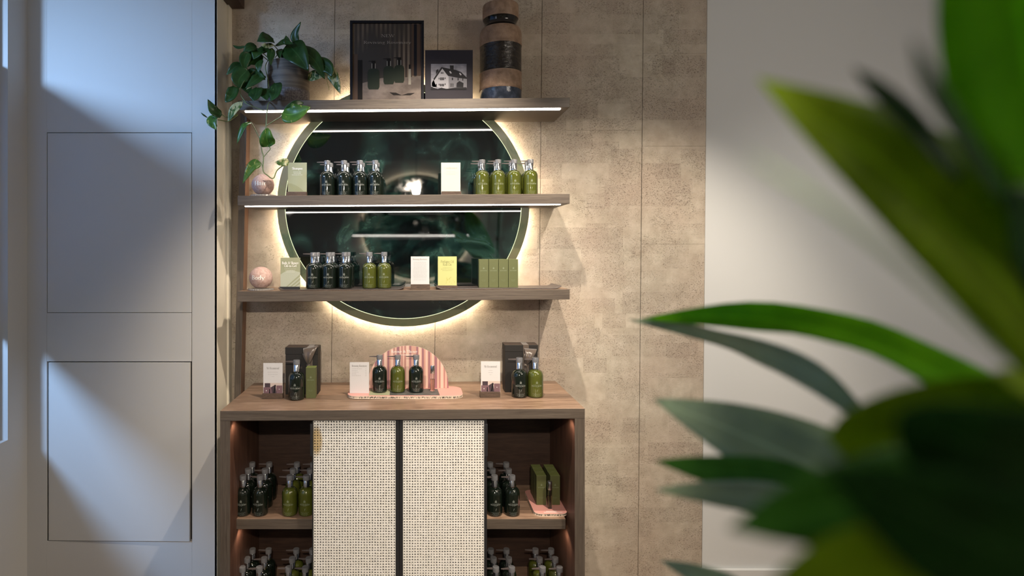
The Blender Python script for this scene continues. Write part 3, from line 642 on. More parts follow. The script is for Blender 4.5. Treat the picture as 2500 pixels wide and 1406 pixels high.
# upright dividers behind the door edges
DY = 2.615
dx0, dx1, dxm = PX(762, DY), PX(1189, DY), PX(975, DY)
for xa in (dx0+0.012, dx1-0.03): G().box(xa, xa+0.018, DY+0.03, 3.08, 0.06, ctl-th-0.004).build('divider', 'black_metal', cab)
DTOP = PZ(1022, DY); 
def cane_door(x0, x1, hl):
    f = 0.011; zt, zb = DTOP, 0.075
    fl, fr = (0.006, 0.0165) if hl else (0.016, 0.013)
    d = G(); y0, y1 = DY, DY+0.022
    d.box(x0, x0+fl, y0, y1, zb, zt); d.box(x1-fr, x1, y0, y1, zb, zt); d.box(x0+fl, x1-fr, y0, y1, zt-0.009, zt); d.box(x0+fl, x1-fr, y0, y1, zb, zb+0.02)
    o = d.build('door', 'black_metal', cab, bevel=0.0008)
    if hl: h = G().box(x0-0.008, x0+0.003, y0-0.008, y1-0.004, PZ(1112, DY), PZ(1034, DY))
    else: h = G().box(x1-0.011, x1+0.002, y0-0.010, y1-0.004, PZ(1112, DY), PZ(1034, DY))
    h.build('handle', 'black_metal', o, bevel=0.001)
    # perforated cane sheet: one cell repeated, hole in each
    w_, z0, z1 = x1-fr-x0-fl, zb+0.02, zt-0.009; nx = 30; p = w_/nx; nz = int((z1-z0)/p)+1
    g = G(); yc = y0+0.003; r = p*0.285
    cell = [(-0.5, -0.5), (0, -0.5), (0.5, -0.5), (0.5, 0), (0.5, 0.5), (0, 0.5), (-0.5, 0.5), (-0.5, 0)]
    rnd = random.Random(3)
    for k in range(nz):
        for i in range(nx):
            cxx, czz = x0+fl+(i+0.5)*p, z1-(k+0.5)*p
            jx, jz = rnd.uniform(-.05, .05)*p, rnd.uniform(-.05, .05)*p; rr = r*rnd.uniform(0.9, 1.1)
            vs = [(cxx+a*p, yc, max(z0, czz+b*p)) for a, b in cell]
            for a in range(8):
                q = math.radians(-135+45*a); vs.append((cxx+jx+rr*math.cos(q), yc-0.0006, czz+jz+rr*math.sin(q)))
            for a in range(8):
                q = math.radians(-135+45*a); vs.append((cxx+jx+rr*math.cos(q)*0.95, yc+0.0022, czz+jz+rr*math.sin(q)*0.95))
            fs = [(a, (a+1) % 8, 8+(a+1) % 8, 8+a) for a in range(8)]+[(8+a, 8+(a+1) % 8, 16+(a+1) % 8, 16+a) for a in range(8)]
            g.add(vs, fs)
    c = g.build('cane_webbing', 'cane', o); c['kind'] = 'stuff'
    G().box(x0+fl, x1-fr, y0+0.0062, y0+0.010, z0, z1).build('backing_board', 'black_gap', o)
cane_door(dx0, dxm-0.0005, True); cane_door(dxm+0.0005, dx1, False)
# top rail of the doors and puck lights in the open bays
G().box(dx0, dx1, DY-0.004, DY+0.03, DTOP, ctr-th-0.003).build('door_rail', 'black_metal', cab)
for x, zz in ((cx0+th+0.03, ctl-th), (cx1-th-0.03, ctr-th), (cx0+th+0.03, SZ1-0.048), (cx1-th-0.045, SZ1-0.048)):
    yy = 2.64 if zz > SZ1 else 2.725
    G().lathe([(0.011, 0), (0.011, 0.004)], (x, yy, zz-0.0042), 16).build('puck_light', 'led_puck', cab)
    light('cabinet_puck', 'SPOT', (x, yy, zz-0.012), (x, yy+0.03, zz-1), 0.7, (1, 0.74, 0.54), spot_size=math.radians(150), spot_blend=0.6, shadow_soft_size=0.012)

# ================================================================== pump bottles
BH, BR = 0.184, 0.0370
def make_bottle(kind, label, group):
    t = thing('pump_bottle', label, 'bottle', (0, 0, 0), group)
    gm = 'glass_dark' if kind == 'd' else 'glass_olive'
    hb = 0.131
    prof = [(0.030, 0.0), (0.0345, 0.001), (0.0368, 0.004), (BR, 0.010), (BR, hb-0.034)]
    for i in range(1, 9):
        a = PI/2*i/8; prof.append((0.0145+(BR-0.0145)*math.cos(a), hb-0.034+0.031*math.sin(a)))
    prof.append((0.0145, hb))
    G().lathe(prof, n=36).build('body', gm, t, world=False, smooth=50)
    G().lathe([(0.0150, hb-0.001), (0.0152, hb+0.004), (0.0148, hb+0.005), (0.0148, hb+0.030), (0.0140, hb+0.031)], n=24).build('collar', 'chrome', t, world=False, smooth=40)
    cp = G().lathe([(0.0130, hb+0.031), (0.0160, hb+0.0315), (0.0160, hb+0.050), (0.0150, hb+0.0525)], n=24).build('pump_head', 'cap', t, world=False, smooth=40)
    G().hexa([(-0.052, -0.0022, hb+0.043), (-0.014, -0.004, hb+0.041), (-0.014, 0.004, hb+0.041), (-0.052, 0.0022, hb+0.043), (-0.052, -0.0022, hb+0.0465), (-0.014, -0.004, hb+0.048), (-0.014, 0.004, hb+0.048), (-0.052, 0.0022, hb+0.0465)]).build('nozzle', 'nozzle', cp, world=False)
    fn = lambda x, z: ((BR+0.0003)*math.sin(x/BR), -(BR+0.0003)*math.cos(x/BR), z)
    g = G(); crest(g, 0, 0.0690, 0.0100, 0, fn); lines(g, 0, 0.0635, [0.034], 0.004, 0, 0, 0.0009, fn)
    text(g, 'MOLTON BROWN', 0, 0.0540, 0.0092, 0, 0, 0.16, 0.03, 0.050, fn)
    lines(g, 0, 0.0505, [0.012], 0.004, 0, 0, 0.0007, fn)
    feather(g, 0.001, 0.0345, 0.0085, 0, fn)
    lines(g, 0, 0.0205, [0.040, 0.030, 0.034, 0.026], 0.0042, 0, 0, 0.0010, fn)
    g.build('label_print', 'print_pale' if kind == 'd' else 'print_dim', t, world=False)
    return t
ORD = ['first', 'second', 'third', 'fourth']
proto = {}
nb = 0
def bottle(kind, x, y, z, label, group, rz=None, sc=1.0):
    global nb
    nb += 1
    if rz is None: rz = random.Random(nb*13).uniform(-0.10, 0.10)
    if kind not in proto:
        o = make_bottle(kind, label, group); proto[kind] = o; o.location = (x, y, z); o.rotation_euler = (0, 0, rz)
    else: o = dup(proto[kind], (x, y, z), label, group, rz)
    o.scale = (sc, sc, sc)
    return o
NM = {'d': 'black', 'o': 'olive green'}
# middle shelf: four black left, four olive right, two rows deep
for kind, pxs, side in (('d', (799, 840, 879, 916), 'left'), ('o', (1177, 1216, 1255, 1295), 'right')):
    for r, (yy, rn) in enumerate(((2.915, 'front'), (2.998, 'rear'))):
        for i, px in enumerate(pxs):
            x = PX(px, 2.915)
            bottle(kind, x+(0.002 if r else 0), yy, zmid(x), f'{NM[kind]} pump bottle, {ORD[i]} from left, {rn} row, {side} half of middle shelf', f'{NM[kind]} pump bottles on the middle shelf', 0.0)
# lowest shelf
TRZ = 0.006
for r, (yy, rn) in enumerate(((2.90, 'front'), (2.982, 'rear'))):
    for i, px in enumerate((765, 803, 842)):
        x = PX(px, 2.90)
        bottle('d', x+(0.004 if r else 0), yy, zlow(x)+TRZ, f'black pump bottle, {ORD[i]} from left, {rn} row, lowest shelf tray', 'black pump bottles on the lowest shelf', 0.0)
for i, px in enumerate((902, 938)):
    x = PX(px, 2.90)
    bottle('o', x, 2.90, zlow(x)+TRZ, f'olive green pump bottle, {("left", "right")[i]} one of the pair on lowest shelf', 'olive green pump bottles on the lowest shelf', 0.0)

# lower bays of the cabinet
def bay(kind, xs, z, where, rows=3):
    for r in range(rows):
        yy = 2.745+0.083*r
        for c, x in enumerate(xs):
            rn = ('front', 'middle', 'rear')[r]; cn = ('left', 'right')[c]
            bottle(kind, x+random.Random(nb).uniform(-0.003, 0.003), yy, z, f'{NM[kind]} pump bottle, {cn} column, {rn} row, {where}', f'{NM[kind]} pump bottles, {where}')
bay('d', (-0.826, -0.742), SZ1, 'upper left bay of cabinet'); bay('o', (-0.601, -0.519), SZ1, 'upper left bay of cabinet')
bay('d', (0.380, 0.462), SZ1, 'upper right bay of cabinet')
bay('d', (-0.829, -0.744), SZ2, 'bottom left bay of cabinet'); bay('o', (-0.607, -0.524), SZ2, 'bottom left bay of cabinet')
bay('d', (0.383, 0.464), SZ2, 'bottom right bay of cabinet'); bay('o', (0.610, 0.690), SZ2, 'bottom right bay of cabinet')

# ================================================================== cards on blocks
def card(name, label, px0, px1, py0, py1, bx0, bx1, by0, y, z, cm, draw=None, block='block', tilt=0.0):
    """card px0..px1 x py0..py1 standing in a wooden block with top at by0; z is the surface below"""
    x0, x1 = PX(px0, y), PX(px1, y); xm = (x0+x1)/2
    t = thing('sign_card', label, 'sign', (xm, y, z), 'small signs on the display')
    if bx0 is not None:
        bt = PZ(by0, y-0.012)
        G().box(PX(bx0, y-0.012), PX(bx1, y-0.012), y-0.014, y+0.012, z, bt).build('wooden_block', block, t, bevel=0.001)
    zt = PZ(py0, y); zb = (z+0.004) if bx0 is not None else z
    c = G().box(x0, x1, y-0.0012, y+0.0012, zb, zt).build('card', cm, t)
    if draw:
        g = G(); ms = draw(g, xm, x1-x0, zt, PZ(py1, y), y-0.0016)
        g.build('card_print', ms, c)['kind'] = 'stuff'
    return t
def d_sage(head):
    def f(g, xm, w, zt, zb, y):
        h = zt-zb; n = 14
        pts = [(xm-w/2+w*i/n*0.82, zb+h*0.28*math.cos(PI/2*i/n)**0.8) for i in range(n+1)]
        g.prism([(xm-w/2, zb)]+[(xm+w*0.32, zb)]+pts[::-1][0:], y, y+0.0003, 2)
        text(g, head, xm, zt-h*0.24, 0.016, y-0.0003, 0, 0.14, 0.03, w*0.55)
        lines(g, xm, zt-h*0.33, [w*0.42, w*0.38, w*0.58], 0.0075, y-0.0003, 0, 0.0012)
        return ['white_ink', 'sage_light', 'sage_dark']
    return f
z_ = zmid(PX(726, 2.9))
card('', 'sage green sign reading Shampoo in wooden block, left of the black bottles', 703, 749, 397, 467, 699, 748, 468, 2.90, z_, 'sage_card', d_sage('Shampoo'))
def d_cond(g, xm, w, zt, zb, y):
    h = zt-zb; text(g, 'Conditioner', xm, zt-h*0.22, 0.014, y, 0, 0.12, 0.03, w*0.68); lines(g, xm, zt-h*0.31, [w*0.5, w*0.72, w*0.5], 0.008, y, 1, 0.001); return ['pale_ink', 'pale_ink']
card('', 'cream sign reading Conditioner in wooden block on the middle shelf', 1077, 1124, 397, 467, 1078, 1126, 467, 2.90, zmid(PX(1100, 2.9)), 'cream_card', d_cond)
def d_body(g, xm, w, zt, zb, y):
    h = zt-zb; n = 16; x0 = xm-w/2
    top = [(x0+w*i/n, zb+h*(0.42+0.14*math.sin(PI*i/n*1.1)+0.12*(i/n)**3)) for i in range(n+1)]
    g.prism([(x0, zb), (x0+w, zb)]+top[::-1], y, y+0.0003, 1)
    for k in range(3):
        q = [(x0+w*(0.28+0.2*k), zb), (x0+w*(0.36+0.2*k), zb), (x0+w, zb+h*(0.44-0.13*k)), (x0+w, zb+h*(0.36-0.13*k))]
        g.prism([q[0], q[1], q[3], q[2]], y-0.0003, y, 2)
    text(g, 'Body & Shower', xm, zt-h*0.22, 0.0175, y-0.0005, 0, 0.15, 0.03, w*0.84); text(g, 'Oil-to-Gel', xm, zt-h*0.32, 0.0175, y-0.0005, 0, 0.15, 0.03, w*0.62)
    lines(g, xm, zt-h*0.39, [w*0.6, w*0.5, w*0.46], 0.0075, y-0.0005, 0, 0.0010); return ['white_ink', 'sage_light', 'sage_card']
card('', 'sage green sign reading Body & Shower Oil-to-Gel in black block', 685, 733, 629, 700, 682, 731, 700, 2.875, zlow(PX(708, 2.87))+TRZ, 'sage_card', d_body, 'black_metal')
def d_rev(g, xm, w, zt, zb, y):
    h = zt-zb; text(g, 'Reviving Rosemary', xm, zt-h*0.13, 0.013, y, 0, 0.14, 0.03, w*0.78)
    rr = random.Random(4); lines(g, xm, zt-h*0.21, [w*rr.uniform(0.68, 0.8) for _ in range(13)], h*0.0485, y, 0, 0.0016); lines(g, xm, zt-h*0.86, [w*0.7], 0.01, y, 0, 0.0014); return ['grey_ink']
card('', 'white sign headed Reviving Rosemary, full of small print, in brown wooden block', 1003, 1048, 626, 693, 1003, 1050, 694, 2.865, zlow(PX(1025, 2.86)), 'white_card', d_rev)
def d_perf(g, xm, w, zt, zb, y):
    h = zt-zb; text(g, 'Perfume Oil', xm, zt-h*0.22, 0.0185, y, 0, 0.12, 0.03, w*0.70); text(g, 'Roll-On', xm, zt-h*0.32, 0.0185, y, 0, 0.12, 0.03, w*0.46)
    lines(g, xm, zt-h*0.39, [w*0.46, w*0.68, w*0.52], 0.0072, y, 0, 0.0013)
    rr = random.Random(9)
    for k in range(16):
        a = rr.uniform(0.3, 2.6); cx_, cz_ = xm+w*rr.uniform(-0.1, 0.44), zb+h*rr.uniform(0.04, 0.3); L = w*rr.uniform(0.05, 0.15)
        dx, dz = math.cos(a)*L, math.sin(a)*L; ex = min(cx_+dx, xm+w*0.48)
        g.add([(cx_, y, cz_), ((cx_+ex)/2+0.0008, y, cz_+dz/2-0.001), (ex, y, cz_+dz), ((cx_+ex)/2-0.0008, y, cz_+dz/2+0.001)], [(0, 1, 2, 3)], 1)
    return ['olive_ink', 'lime_dark']
card('', 'lime yellow sign reading Perfume Oil Roll-On in wooden block', 1069, 1115, 626, 697, 1067, 1117, 697, 2.865, zlow(PX(1092, 2.86))+TRZ, 'lime_card', d_perf)
def d_rec(w2):
    def f(g, xm, w, zt, zb, y):
        h = zt-zb; text(g, 'We Recommend', xm, zt-h*0.20, 0.015, y, 0, 0.11, 0.03, w*0.64)
        lines(g, xm, zt-h*0.30, [w*a for a in w2], 0.0105, y, 0, 0.0012)
        x0 = xm-w/2; hh = h*0.36
        def r(a, b, c, d, m, k=0): g.prism([(x0+w*a, zb+hh*c), (x0+w*b, zb+hh*c), (x0+w*b, zb+hh*d), (x0+w*a, zb+hh*d)], y-0.0002-k*0.0002, y-k*0.0002, m)
        r(0.06, 0.99, 0.0, 1.0, 1); r(0.08, 0.36, 0.55, 0.98, 3, 1); r(0.02, 0.46, 0.0, 0.62, 2, 2)
        g.prism([(x0+w*0.40, zb+hh*0.62), (x0+w*0.46, zb+hh*0.05), (x0+w*0.70, zb+hh*0.05), (x0+w*0.62, zb+hh*0.85)], y-0.0008, y-0.0006, 3)
        r(0.68, 0.99, 0.0, 0.78, 2, 4); g.prism([(x0+w*0.30, zb+hh*0.1), (x0+w*0.36, zb+hh*0.05), (x0+w*0.35, zb+hh*0.45), (x0+w*0.31, zb+hh*0.48)], y-0.0011, y-0.0009, 4)
        g.prism([(x0+w*0.52, zb+hh*0.1), (x0+w*0.60, zb+hh*0.1), (x0+w*0.66, zb+hh*0.8), (x0+w*0.60, zb+hh*0.86)], y-0.0011, y-0.0009, 4)
        crest(g, x0+w*0.16, zb+hh*0.28, 0.005, 5, lambda a, b: (a, y-0.0012, b)); crest(g, x0+w*0.83, zb+hh*0.42, 0.004, 5, lambda a, b: (a, y-0.0012, b))
        return ['pale_ink', 'ph_bg', 'ph_pink', 'ph_dark', 'ph_black', 'white_card']
    return f
card('', 'white sign reading We Recommend at the left end of the cabinet top', 643, 690, 886, 962, 640, 690, 961, 2.815, ztab(-0.7), 'white_card', d_rec((0.55, 0.5, 0.12)))
card('', 'white sign reading We Recommend beside the right gift box', 1174, 1221, 882, 957, 1172, 1221, 957, 2.815, ztab(0.38), 'white_card', d_rec((0.2, 0.22, 0.10)))

# trays on the lowest shelf
def tray(label, px0, px1, y0, y1):
    x0, x1 = PX(px0, y0), PX(px1, y0); z = (zlow(x0)+zlow(x1))/2; n = 9
    t = thing('display_tray', label, 'tray', ((x0+x1)/2, (y0+y1)/2, z), 'slate trays on the lowest shelf')
    up = lambda x: 0.012*max(0, 1-(x-x0)/0.035)**2+0.012*max(0, 1-(x1-x)/0.035)**2
    xs = [x0+0.035*i/5 for i in range(6)]+[x0+0.035+(x1-x0-0.07)*i/4 for i in range(1, 4)]+[x1-0.035+0.035*i/5 for i in range(6)]
    lo = [(x, zlow(x)+0.0012+up(x)) for x in xs]; hi = [(x, zlow(x)+TRZ-0.0004+up(x)) for x in xs]
    G().prism(lo+hi[::-1], y0, y1).build('tray_plate', 'tray', t, bevel=0.001, smooth=30)
    return t
tray('long slate tray with upturned ends under the black and olive bottles', 679, 986, 2.845, 3.05)
tray('long slate tray with upturned ends under the four green cartons', 1066, 1371, 2.845, 3.05)

# green cartons
def make_carton(label, loc, group):
    t = thing('perfume_carton', label, 'box', loc, group); s = 0.0240; h = 0.143
    G().box(-s, s, -s, s, 0, h, [0, 1, 0, 0, 0, 0]).build('carton', ['green_box', 'green_edge'], t, world=False, bevel=0.0008)
    g = G(); y = -s-0.0004; fn = lambda x, z: (x, y, z)
    crest(g, 0, h*0.66, 0.0085, 0, fn); text(g, 'MOLTON BROWN', 0, h*0.58, 0.0065, y, 0, 0.14, 0.03, 0.034); lines(g, 0, h*0.26, [0.024, 0.018], 0.005, y, 0, 0.0008)
    g.build('carton_print', 'print_dim', t, world=False)
    return t
x = PX(1180, 2.9); carton = None
for i in range(4):
    xx = PX(1181, 2.90)+i*0.0500
    lab = f'green perfume carton, {ORD[i]} from left in the row on the lowest shelf'
    if carton is None: carton = make_carton(lab, (xx, 2.925, zlow(xx)+TRZ), 'green perfume cartons')
    else: dup(carton, (xx, 2.925, zlow(xx)+TRZ), lab)
dup(carton, (PX(760, 2.83), 2.835, ztab(PX(760, 2.83))), 'green perfume carton standing beside the black bottle on the cabinet top', rz=0.03).scale = (1, 1, 1.05)

# rollerball
def make_roller(label, loc):
    t = thing('rollerball_tube', label, 'tube', loc, 'clear perfume rollerballs')
    G().lathe([(0.010, 0), (0.011, 0.002), (0.011, 0.088), (0.009, 0.092)], n=20).build('glass_tube', 'clear', t, world=False, smooth=40)
    G().lathe([(0.0085, 0.006), (0.0085, 0.060)], n=16).build('perfume', mat_liquid, t, world=False, smooth=40)
    G().lathe([(0.0113, 0.090), (0.0116, 0.091), (0.0116, 0.127), (0.0108, 0.129)], n=20).build('cap', 'chrome', t, world=False, smooth=40)
    return t
M['liquid'] = mat('pale_perfume', (0.90, 0.72, 0.62), 0.05, Transmission_Weight=0.9, IOR=1.35); mat_liquid = 'liquid'

# ================================================================== pink display on the cabinet top
def rrect(x0, x1, y0, y1, r, n=6):
    pts = []
    for cx_, cy_, a0 in ((x1-r, y0+r, -90), (x1-r, y1-r, 0), (x0+r, y1-r, 90), (x0+r, y0+r, 180)):
        pts += [(cx_+r*math.cos(math.radians(a0+90*i/n)), cy_+r*math.sin(math.radians(a0+90*i/n))) for i in range(n+1)]
    return pts
PZT = 0.014
dx_0, dx_1 = PX(847, 2.80), PX(1129, 2.85); zd = (ztab(dx_0)+ztab(dx_1))/2
t = thing('display_stand', 'pink display board with striped arch reading Revive & Thrive', 'display stand', ((dx_0+dx_1)/2, 2.88, zd))
g = G().slab(rrect(dx_0, dx_1, 2.785, 2.985, 0.05), zd+0.0003, zd+0.0022, 2, 2); g.slab(rrect(dx_0+0.001, dx_1-0.001, 2.786, 2.984, 0.049), zd+0.0022, zd+0.0115, 1, 1); g.slab(rrect(dx_0, dx_1, 2.785, 2.985, 0.05), zd+0.0115, zd+PZT, 0, 2)
g.build('base_board', ['pink', 'corrugated', 'board_rim'], t)
g = G(); zz = zd+PZT+0.0004
def quad(a, b, c, d, m): g.add([(PX(a, 2.80), 2.80, zz), (PX(b, 2.80), 2.80, zz), (PX(d, 2.93), 2.93, zz), (PX(c, 2.93), 2.93, zz)], [(0, 1, 2, 3)], m)
quad(900, 951, 905, 953, 0); quad(951, 1074, 953, 1068, 1)
lines(g, 0, 0, [], 0, 0)
for px, wd in ((980, 0.05), (1022, 0.055), (1058, 0.036)):
    x0 = PX(px, 2.82)-wd/2
    for k in range(2): g.add([(x0+0.006*k, 2.826-0.008*k, zz+0.0003), (x0+wd-0.006*k, 2.826-0.008*k, zz+0.0003), (x0+wd-0.006*k, 2.829-0.008*k, zz+0.0003), (x0+0.006*k, 2.829-0.008*k, zz+0.0003)], [(0, 1, 2, 3)], 2)
g.build('board_print', ['board_green', 'board_grey', 'pale_ink'], t)
ya = 2.945; ac, ar = PX(996, ya), (PX(1095, ya)-PX(897, ya))/2; ah = PZ(844, ya)-(zd+PZT)
poly = [(ac+ar*math.cos(PI*i/40), zd+PZT+0.0005+ah*math.sin(PI*i/40)**0.92) for i in range(41)]
arch = G().prism(poly[::-1][::-1], ya, ya+0.004, 0, 1).build('arch_back_board', ['arch', 'board_rim'], t)
g = G(); text(g, 'Revive & Thrive', PX(987, ya), PZ(861, ya), 0.0185, ya-0.0006, 0, 0.13, 0.03, PX(1018, ya)-PX(955, ya)); lines(g, PX(987, ya), PZ(867, ya), [0.10], 0.01, ya-0.0006, 0, 0.0022); g.build('lettering', 'white_ink', arch)
for kind, px, w_ in (('d', 927, 'left'), ('o', 971, 'middle'), ('d', 1016, 'right')):
    bottle(kind, PX(px, 2.875), 2.875, zd+PZT+0.0006, f'{NM[kind]} pump bottle, {w_} of the three on the pink display', 'pump bottles on the pink display', 0.03)
roller = make_roller('clear rollerball with silver cap on the pink display board', (PX(1056, 2.885), 2.885, zd+PZT+0.0006))
def d_price(g, xm, w, zt, zb, y):
    h = zt-zb; text(g, 'Reviving Rosemary', xm, zt-h*0.15, 0.014, y, 0, 0.13, 0.03, w*0.78)
    lines(g, xm, zt-h*0.22, [w*0.52, w*0.3, w*0.34, w*0.24, w*0.46], 0.0085, y, 0, 0.0012, left=xm-w*0.39); lines(g, xm, zt-h*0.22, [w*0.08]*5, 0.0085, y, 0, 0.0012, left=xm+w*0.3); return ['pale_ink']
card('', 'white price list sign headed Reviving Rosemary on the pink display', 854, 901, 884, 958, None, None, 0, 2.84, zd+PZT+0.0006, 'white_card', d_price)

# ================================================================== gift boxes with satin bows
def gift(label, px0, px1, yb, yt, yf, ribpx, bs):
    x0, x1 = PX(px0, yf), PX(px1, yf); z0 = ztab(x0)+0.0005; z1 = PZ(yt, yf); y1 = yf+0.082
    t = thing('gift_box', label, 'gift box', ((x0+x1)/2, yf+0.04, z0), 'ribboned gift boxes on the cabinet top')
    G().box(x0, x1, yf, y1, z0, z1-0.034).build('box_body', 'gift', t, bevel=0.001)
    G().box(x0-0.0015, x1+0.0015, yf-0.0015, y1+0.0015, z1-0.034, z1, [0, 1, 0, 0, 0, 0]).build('box_lid', ['gift', 'gift_lid'], t, bevel=0.001)
    rx = PX(ribpx, yf); rw = 0.014
    G().box(rx-rw, rx+rw, yf-0.0025, y1+0.0025, z0, z1+0.001).build('ribbon_band', 'satin', t, bevel=0.0005)
    # bow: satin loops gathered at a knot on the front, fanning out over the lid edge, tails below
    kx, kz = PX(ribpx-2, yf), PZ(890, yf); ty = yf-0.004
    def fan(x_l, x_r, z_l, z_r, out, seed, n=12, m_=10, curl=0.0):
        g = G()
        for i in range(n+1):
            u = i/n
            for j in range(m_+1):
                v = j/m_; xt = x_l+(x_r-x_l)*v; zt_ = z_l+(z_r-z_l)*v
                xx = kx+(xt-kx)*u**0.8; zz = kz+(zt_-kz)*u
                yy = ty-0.008-out*math.sin(PI*min(1, u*0.97))**0.8*(0.65+0.35*math.sin(PI*v))-0.0035*math.sin(v*11+seed)*math.sin(PI*u)
                if u > 0.85: yy += (u-0.85)/0.15*curl
                g.v.append(Vector((xx, yy, zz)))
        for i in range(n):
            for j in range(m_): a = i*(m_+1)+j; g.f.append((a, a+m_+1, a+m_+2, a+1)); g.m.append(0)
        return g
    L0, L1, Z0, Z1, T0 = bs
    fan(PX(L0, yf), PX(L1, yf), PZ(Z0, yf), PZ(Z1, yf), 0.026, 1.0, curl=0.010).build('bow_loop', 'satin', t, smooth=70, solid=0.0012)
    fan(PX(L0-2, yf), PX((L0+L1)/2, yf), PZ(Z0+12, yf), PZ(Z0+2, yf), 0.012, 3.0).build('bow_loop', 'satin', t, smooth=70, solid=0.0012)
    fan(PX(T0, yf), PX(T0+9, yf), PZ(934, yf), PZ(938, yf), 0.004, 2.0).build('ribbon_tail', 'satin', t, smooth=70, solid=0.0012)
    fan(PX(T0+14, yf), PX(T0+22, yf), PZ(930, yf), PZ(926, yf), 0.004, 4.0).build('ribbon_tail', 'satin', t, smooth=70, solid=0.0012)
    G().lathe([(0.001, -0.008), (0.007, -0.005), (0.009, 0), (0.007, 0.005), (0.001, 0.008)], (kx, ty-0.010, kz), 12).build('bow_knot', 'satin', t, smooth=60)
    g = G(); crest(g, PX((px0+px1)/2-1, yf), PZ(899, yf), 0.010, 0, lambda a, b: (a, yf-0.0006, b)); g.build('emblem', 'gift_lid', t)
    return t
gift('tall dark brown gift box with satin bow behind the single black bottle', 697, 776, 963, 848, 2.885, 756, (741, 777, 850, 843, 748))
gift('tall dark brown gift box with satin bow behind the right-hand bottle pair', 1233, 1313, 958, 842, 2.90, 1284, (1279, 1310, 850, 852, 1276))
bottle('d', PX(724, 2.80), 2.80, ztab(-0.58), 'single black pump bottle before the left gift box on the cabinet top', 'front pump bottles on the cabinet top', -0.02, 1.04)
bottle('d', PX(1268, 2.82), 2.82, ztab(0.5), 'black pump bottle before the right gift box on the cabinet top', 'front pump bottles on the cabinet top', 0.0, 1.04)
bottle('o', PX(1307, 2.82), 2.82, ztab(0.55), 'olive green pump bottle before the right gift box on the cabinet top', 'front pump bottles on the cabinet top', 0.0, 1.04)

# ================================================================== pink pad with cartons in the right bay
t = thing('display_pad', 'pink rounded display pad in the upper right bay of the cabinet', 'display pad', (0.64, 2.83, SZ1))
px_0, px_1 = 0.566, 0.724
g = G().slab(rrect(px_0, px_1, 2.715, 2.985, 0.03), SZ1+0.0003, SZ1+0.0022, 2, 2); g.slab(rrect(px_0+0.001, px_1-0.001, 2.716, 2.984, 0.029), SZ1+0.0022, SZ1+0.0105, 1, 1); g.slab(rrect(px_0, px_1, 2.715, 2.985, 0.03), SZ1+0.0105, SZ1+0.0130, 0, 2)
g.build('pad_board', ['pink', 'corrugated', 'board_rim'], t)
g = G(); zz = SZ1+0.0133
for k, (a, b) in enumerate(((0.625, 0.675), (0.612, 0.700))): g.add([(a, 2.738-0.010*k, zz), (b, 2.738-0.010*k, zz), (b, 2.742-0.010*k, zz), (a, 2.742-0.010*k, zz)], [(0, 1, 2, 3)])
g.build('pad_print', 'white_ink', t)
for c, xx in enumerate((0.6175, 0.6845)):
    for r in range(3):
        dup(carton, (xx, 2.832+0.0505*r, SZ1+0.0134), f'green perfume carton, {("left", "right")[c]} column, {("front", "middle", "rear")[r]} row, on the pink pad')
dup(roller, (0.6505, 2.775, SZ1+0.0137), 'clear rollerball with silver cap on the pad in the right bay')

# ================================================================== stone balls
def ball(word, px, py, label, zf, pr=27):
    y = 2.90; x = PX(px, y); z = zf(x); r = pr/F*y
    t = thing('stone_ball', label, 'ornament', (x, y, z), 'pink stone balls with printed words')
    prof = [(r*1.02, 0.0008), (r*1.1, 0.0015), (r*1.1, 0.0085), (r*1.04, 0.0095)]
    g = G(); n = 60; o = 0
    for pr_, h in prof:
        for i in range(n):
            rr = pr_*(1.0 if i % 2 else 0.965); a = 2*PI*i/n; g.v.append(Vector((x+rr*math.cos(a), y+rr*math.sin(a), z+h)))
    for j in range(3):
        for i in range(n): a, b = j*n+i, j*n+(i+1) % n; g.f.append((a, b, b+n, a+n)); g.m.append(0)
    g.f.append(tuple(reversed(range(n)))); g.f.append(tuple(3*n+i for i in range(n))); g.m += [0, 0]
    g.build('ribbed_base', 'acrylic', t)
    zc = z+0.009+r*0.93
    g = G().lathe([(max(1e-4, r*math.sin(PI*i/24)), -r*math.cos(PI*i/24)*0.97) for i in range(4, 25)], (x, y, zc), 40)
    g.build('ball', 'ball', t, smooth=60)
    def fn(a, b):
        dx, dz = a-x, (b-zc)/0.97; q = max(0.0, r*r-dx*dx-dz*dz); return (a, y-math.sqrt(q)-0.0014, b)
    g = G(); text(g, word, x, zc-0.007, 0.029, y, 0, 0.15, 0.04, None, fn); g.build('lettering', 'white_ink', t)
ball('Hair', 642, 450, 'pink stone ball printed Hair on the middle shelf', zmid)
ball('Body', 637, 682, 'pink stone ball printed Body on the lowest shelf', zlow, 28)

# ================================================================== top shelf: poster, photo, vase
def lz_top(x): return ztop(x)
y = 2.925; x0, x1 = PX(855, y), PX(1035, y); z0 = ztop((x0+x1)/2); z1 = PZ(52, y); fw = 0.0125
t = thing('poster_frame', 'black framed poster reading NEW Reviving Rosemary', 'picture', ((x0+x1)/2, y, z0))
g = G().box(x0, x0+fw, y-0.012, y+0.010, z0, z1).box(x1-fw, x1, y-0.012, y+0.010, z0, z1).box(x0+fw, x1-fw, y-0.012, y+0.010, z1-fw, z1).box(x0+fw, x1-fw, y-0.012, y+0.010, z0, z0+fw)
g.build('frame', 'black_frame', t, bevel=0.001)
ps = G().box(x0+fw, x1-fw, y-0.002, y+0.008, z0+fw, z1-fw).build('poster', 'poster', t)
U = lambda u: x0+(x1-x0)*u/1240.0      # poster pixels measured inside the frame
def q2(px, py): return (PX(850+px/6.858, y), PZ(45+py/6.858, y))
g = G(); L = [y-0.0024]
def poly(pts, m, layer): pts = [q2(*p) for p in pts]; yy = y-0.0024-0.0004*layer; g.prism(pts[::-1], yy, yy+0.0003, m)
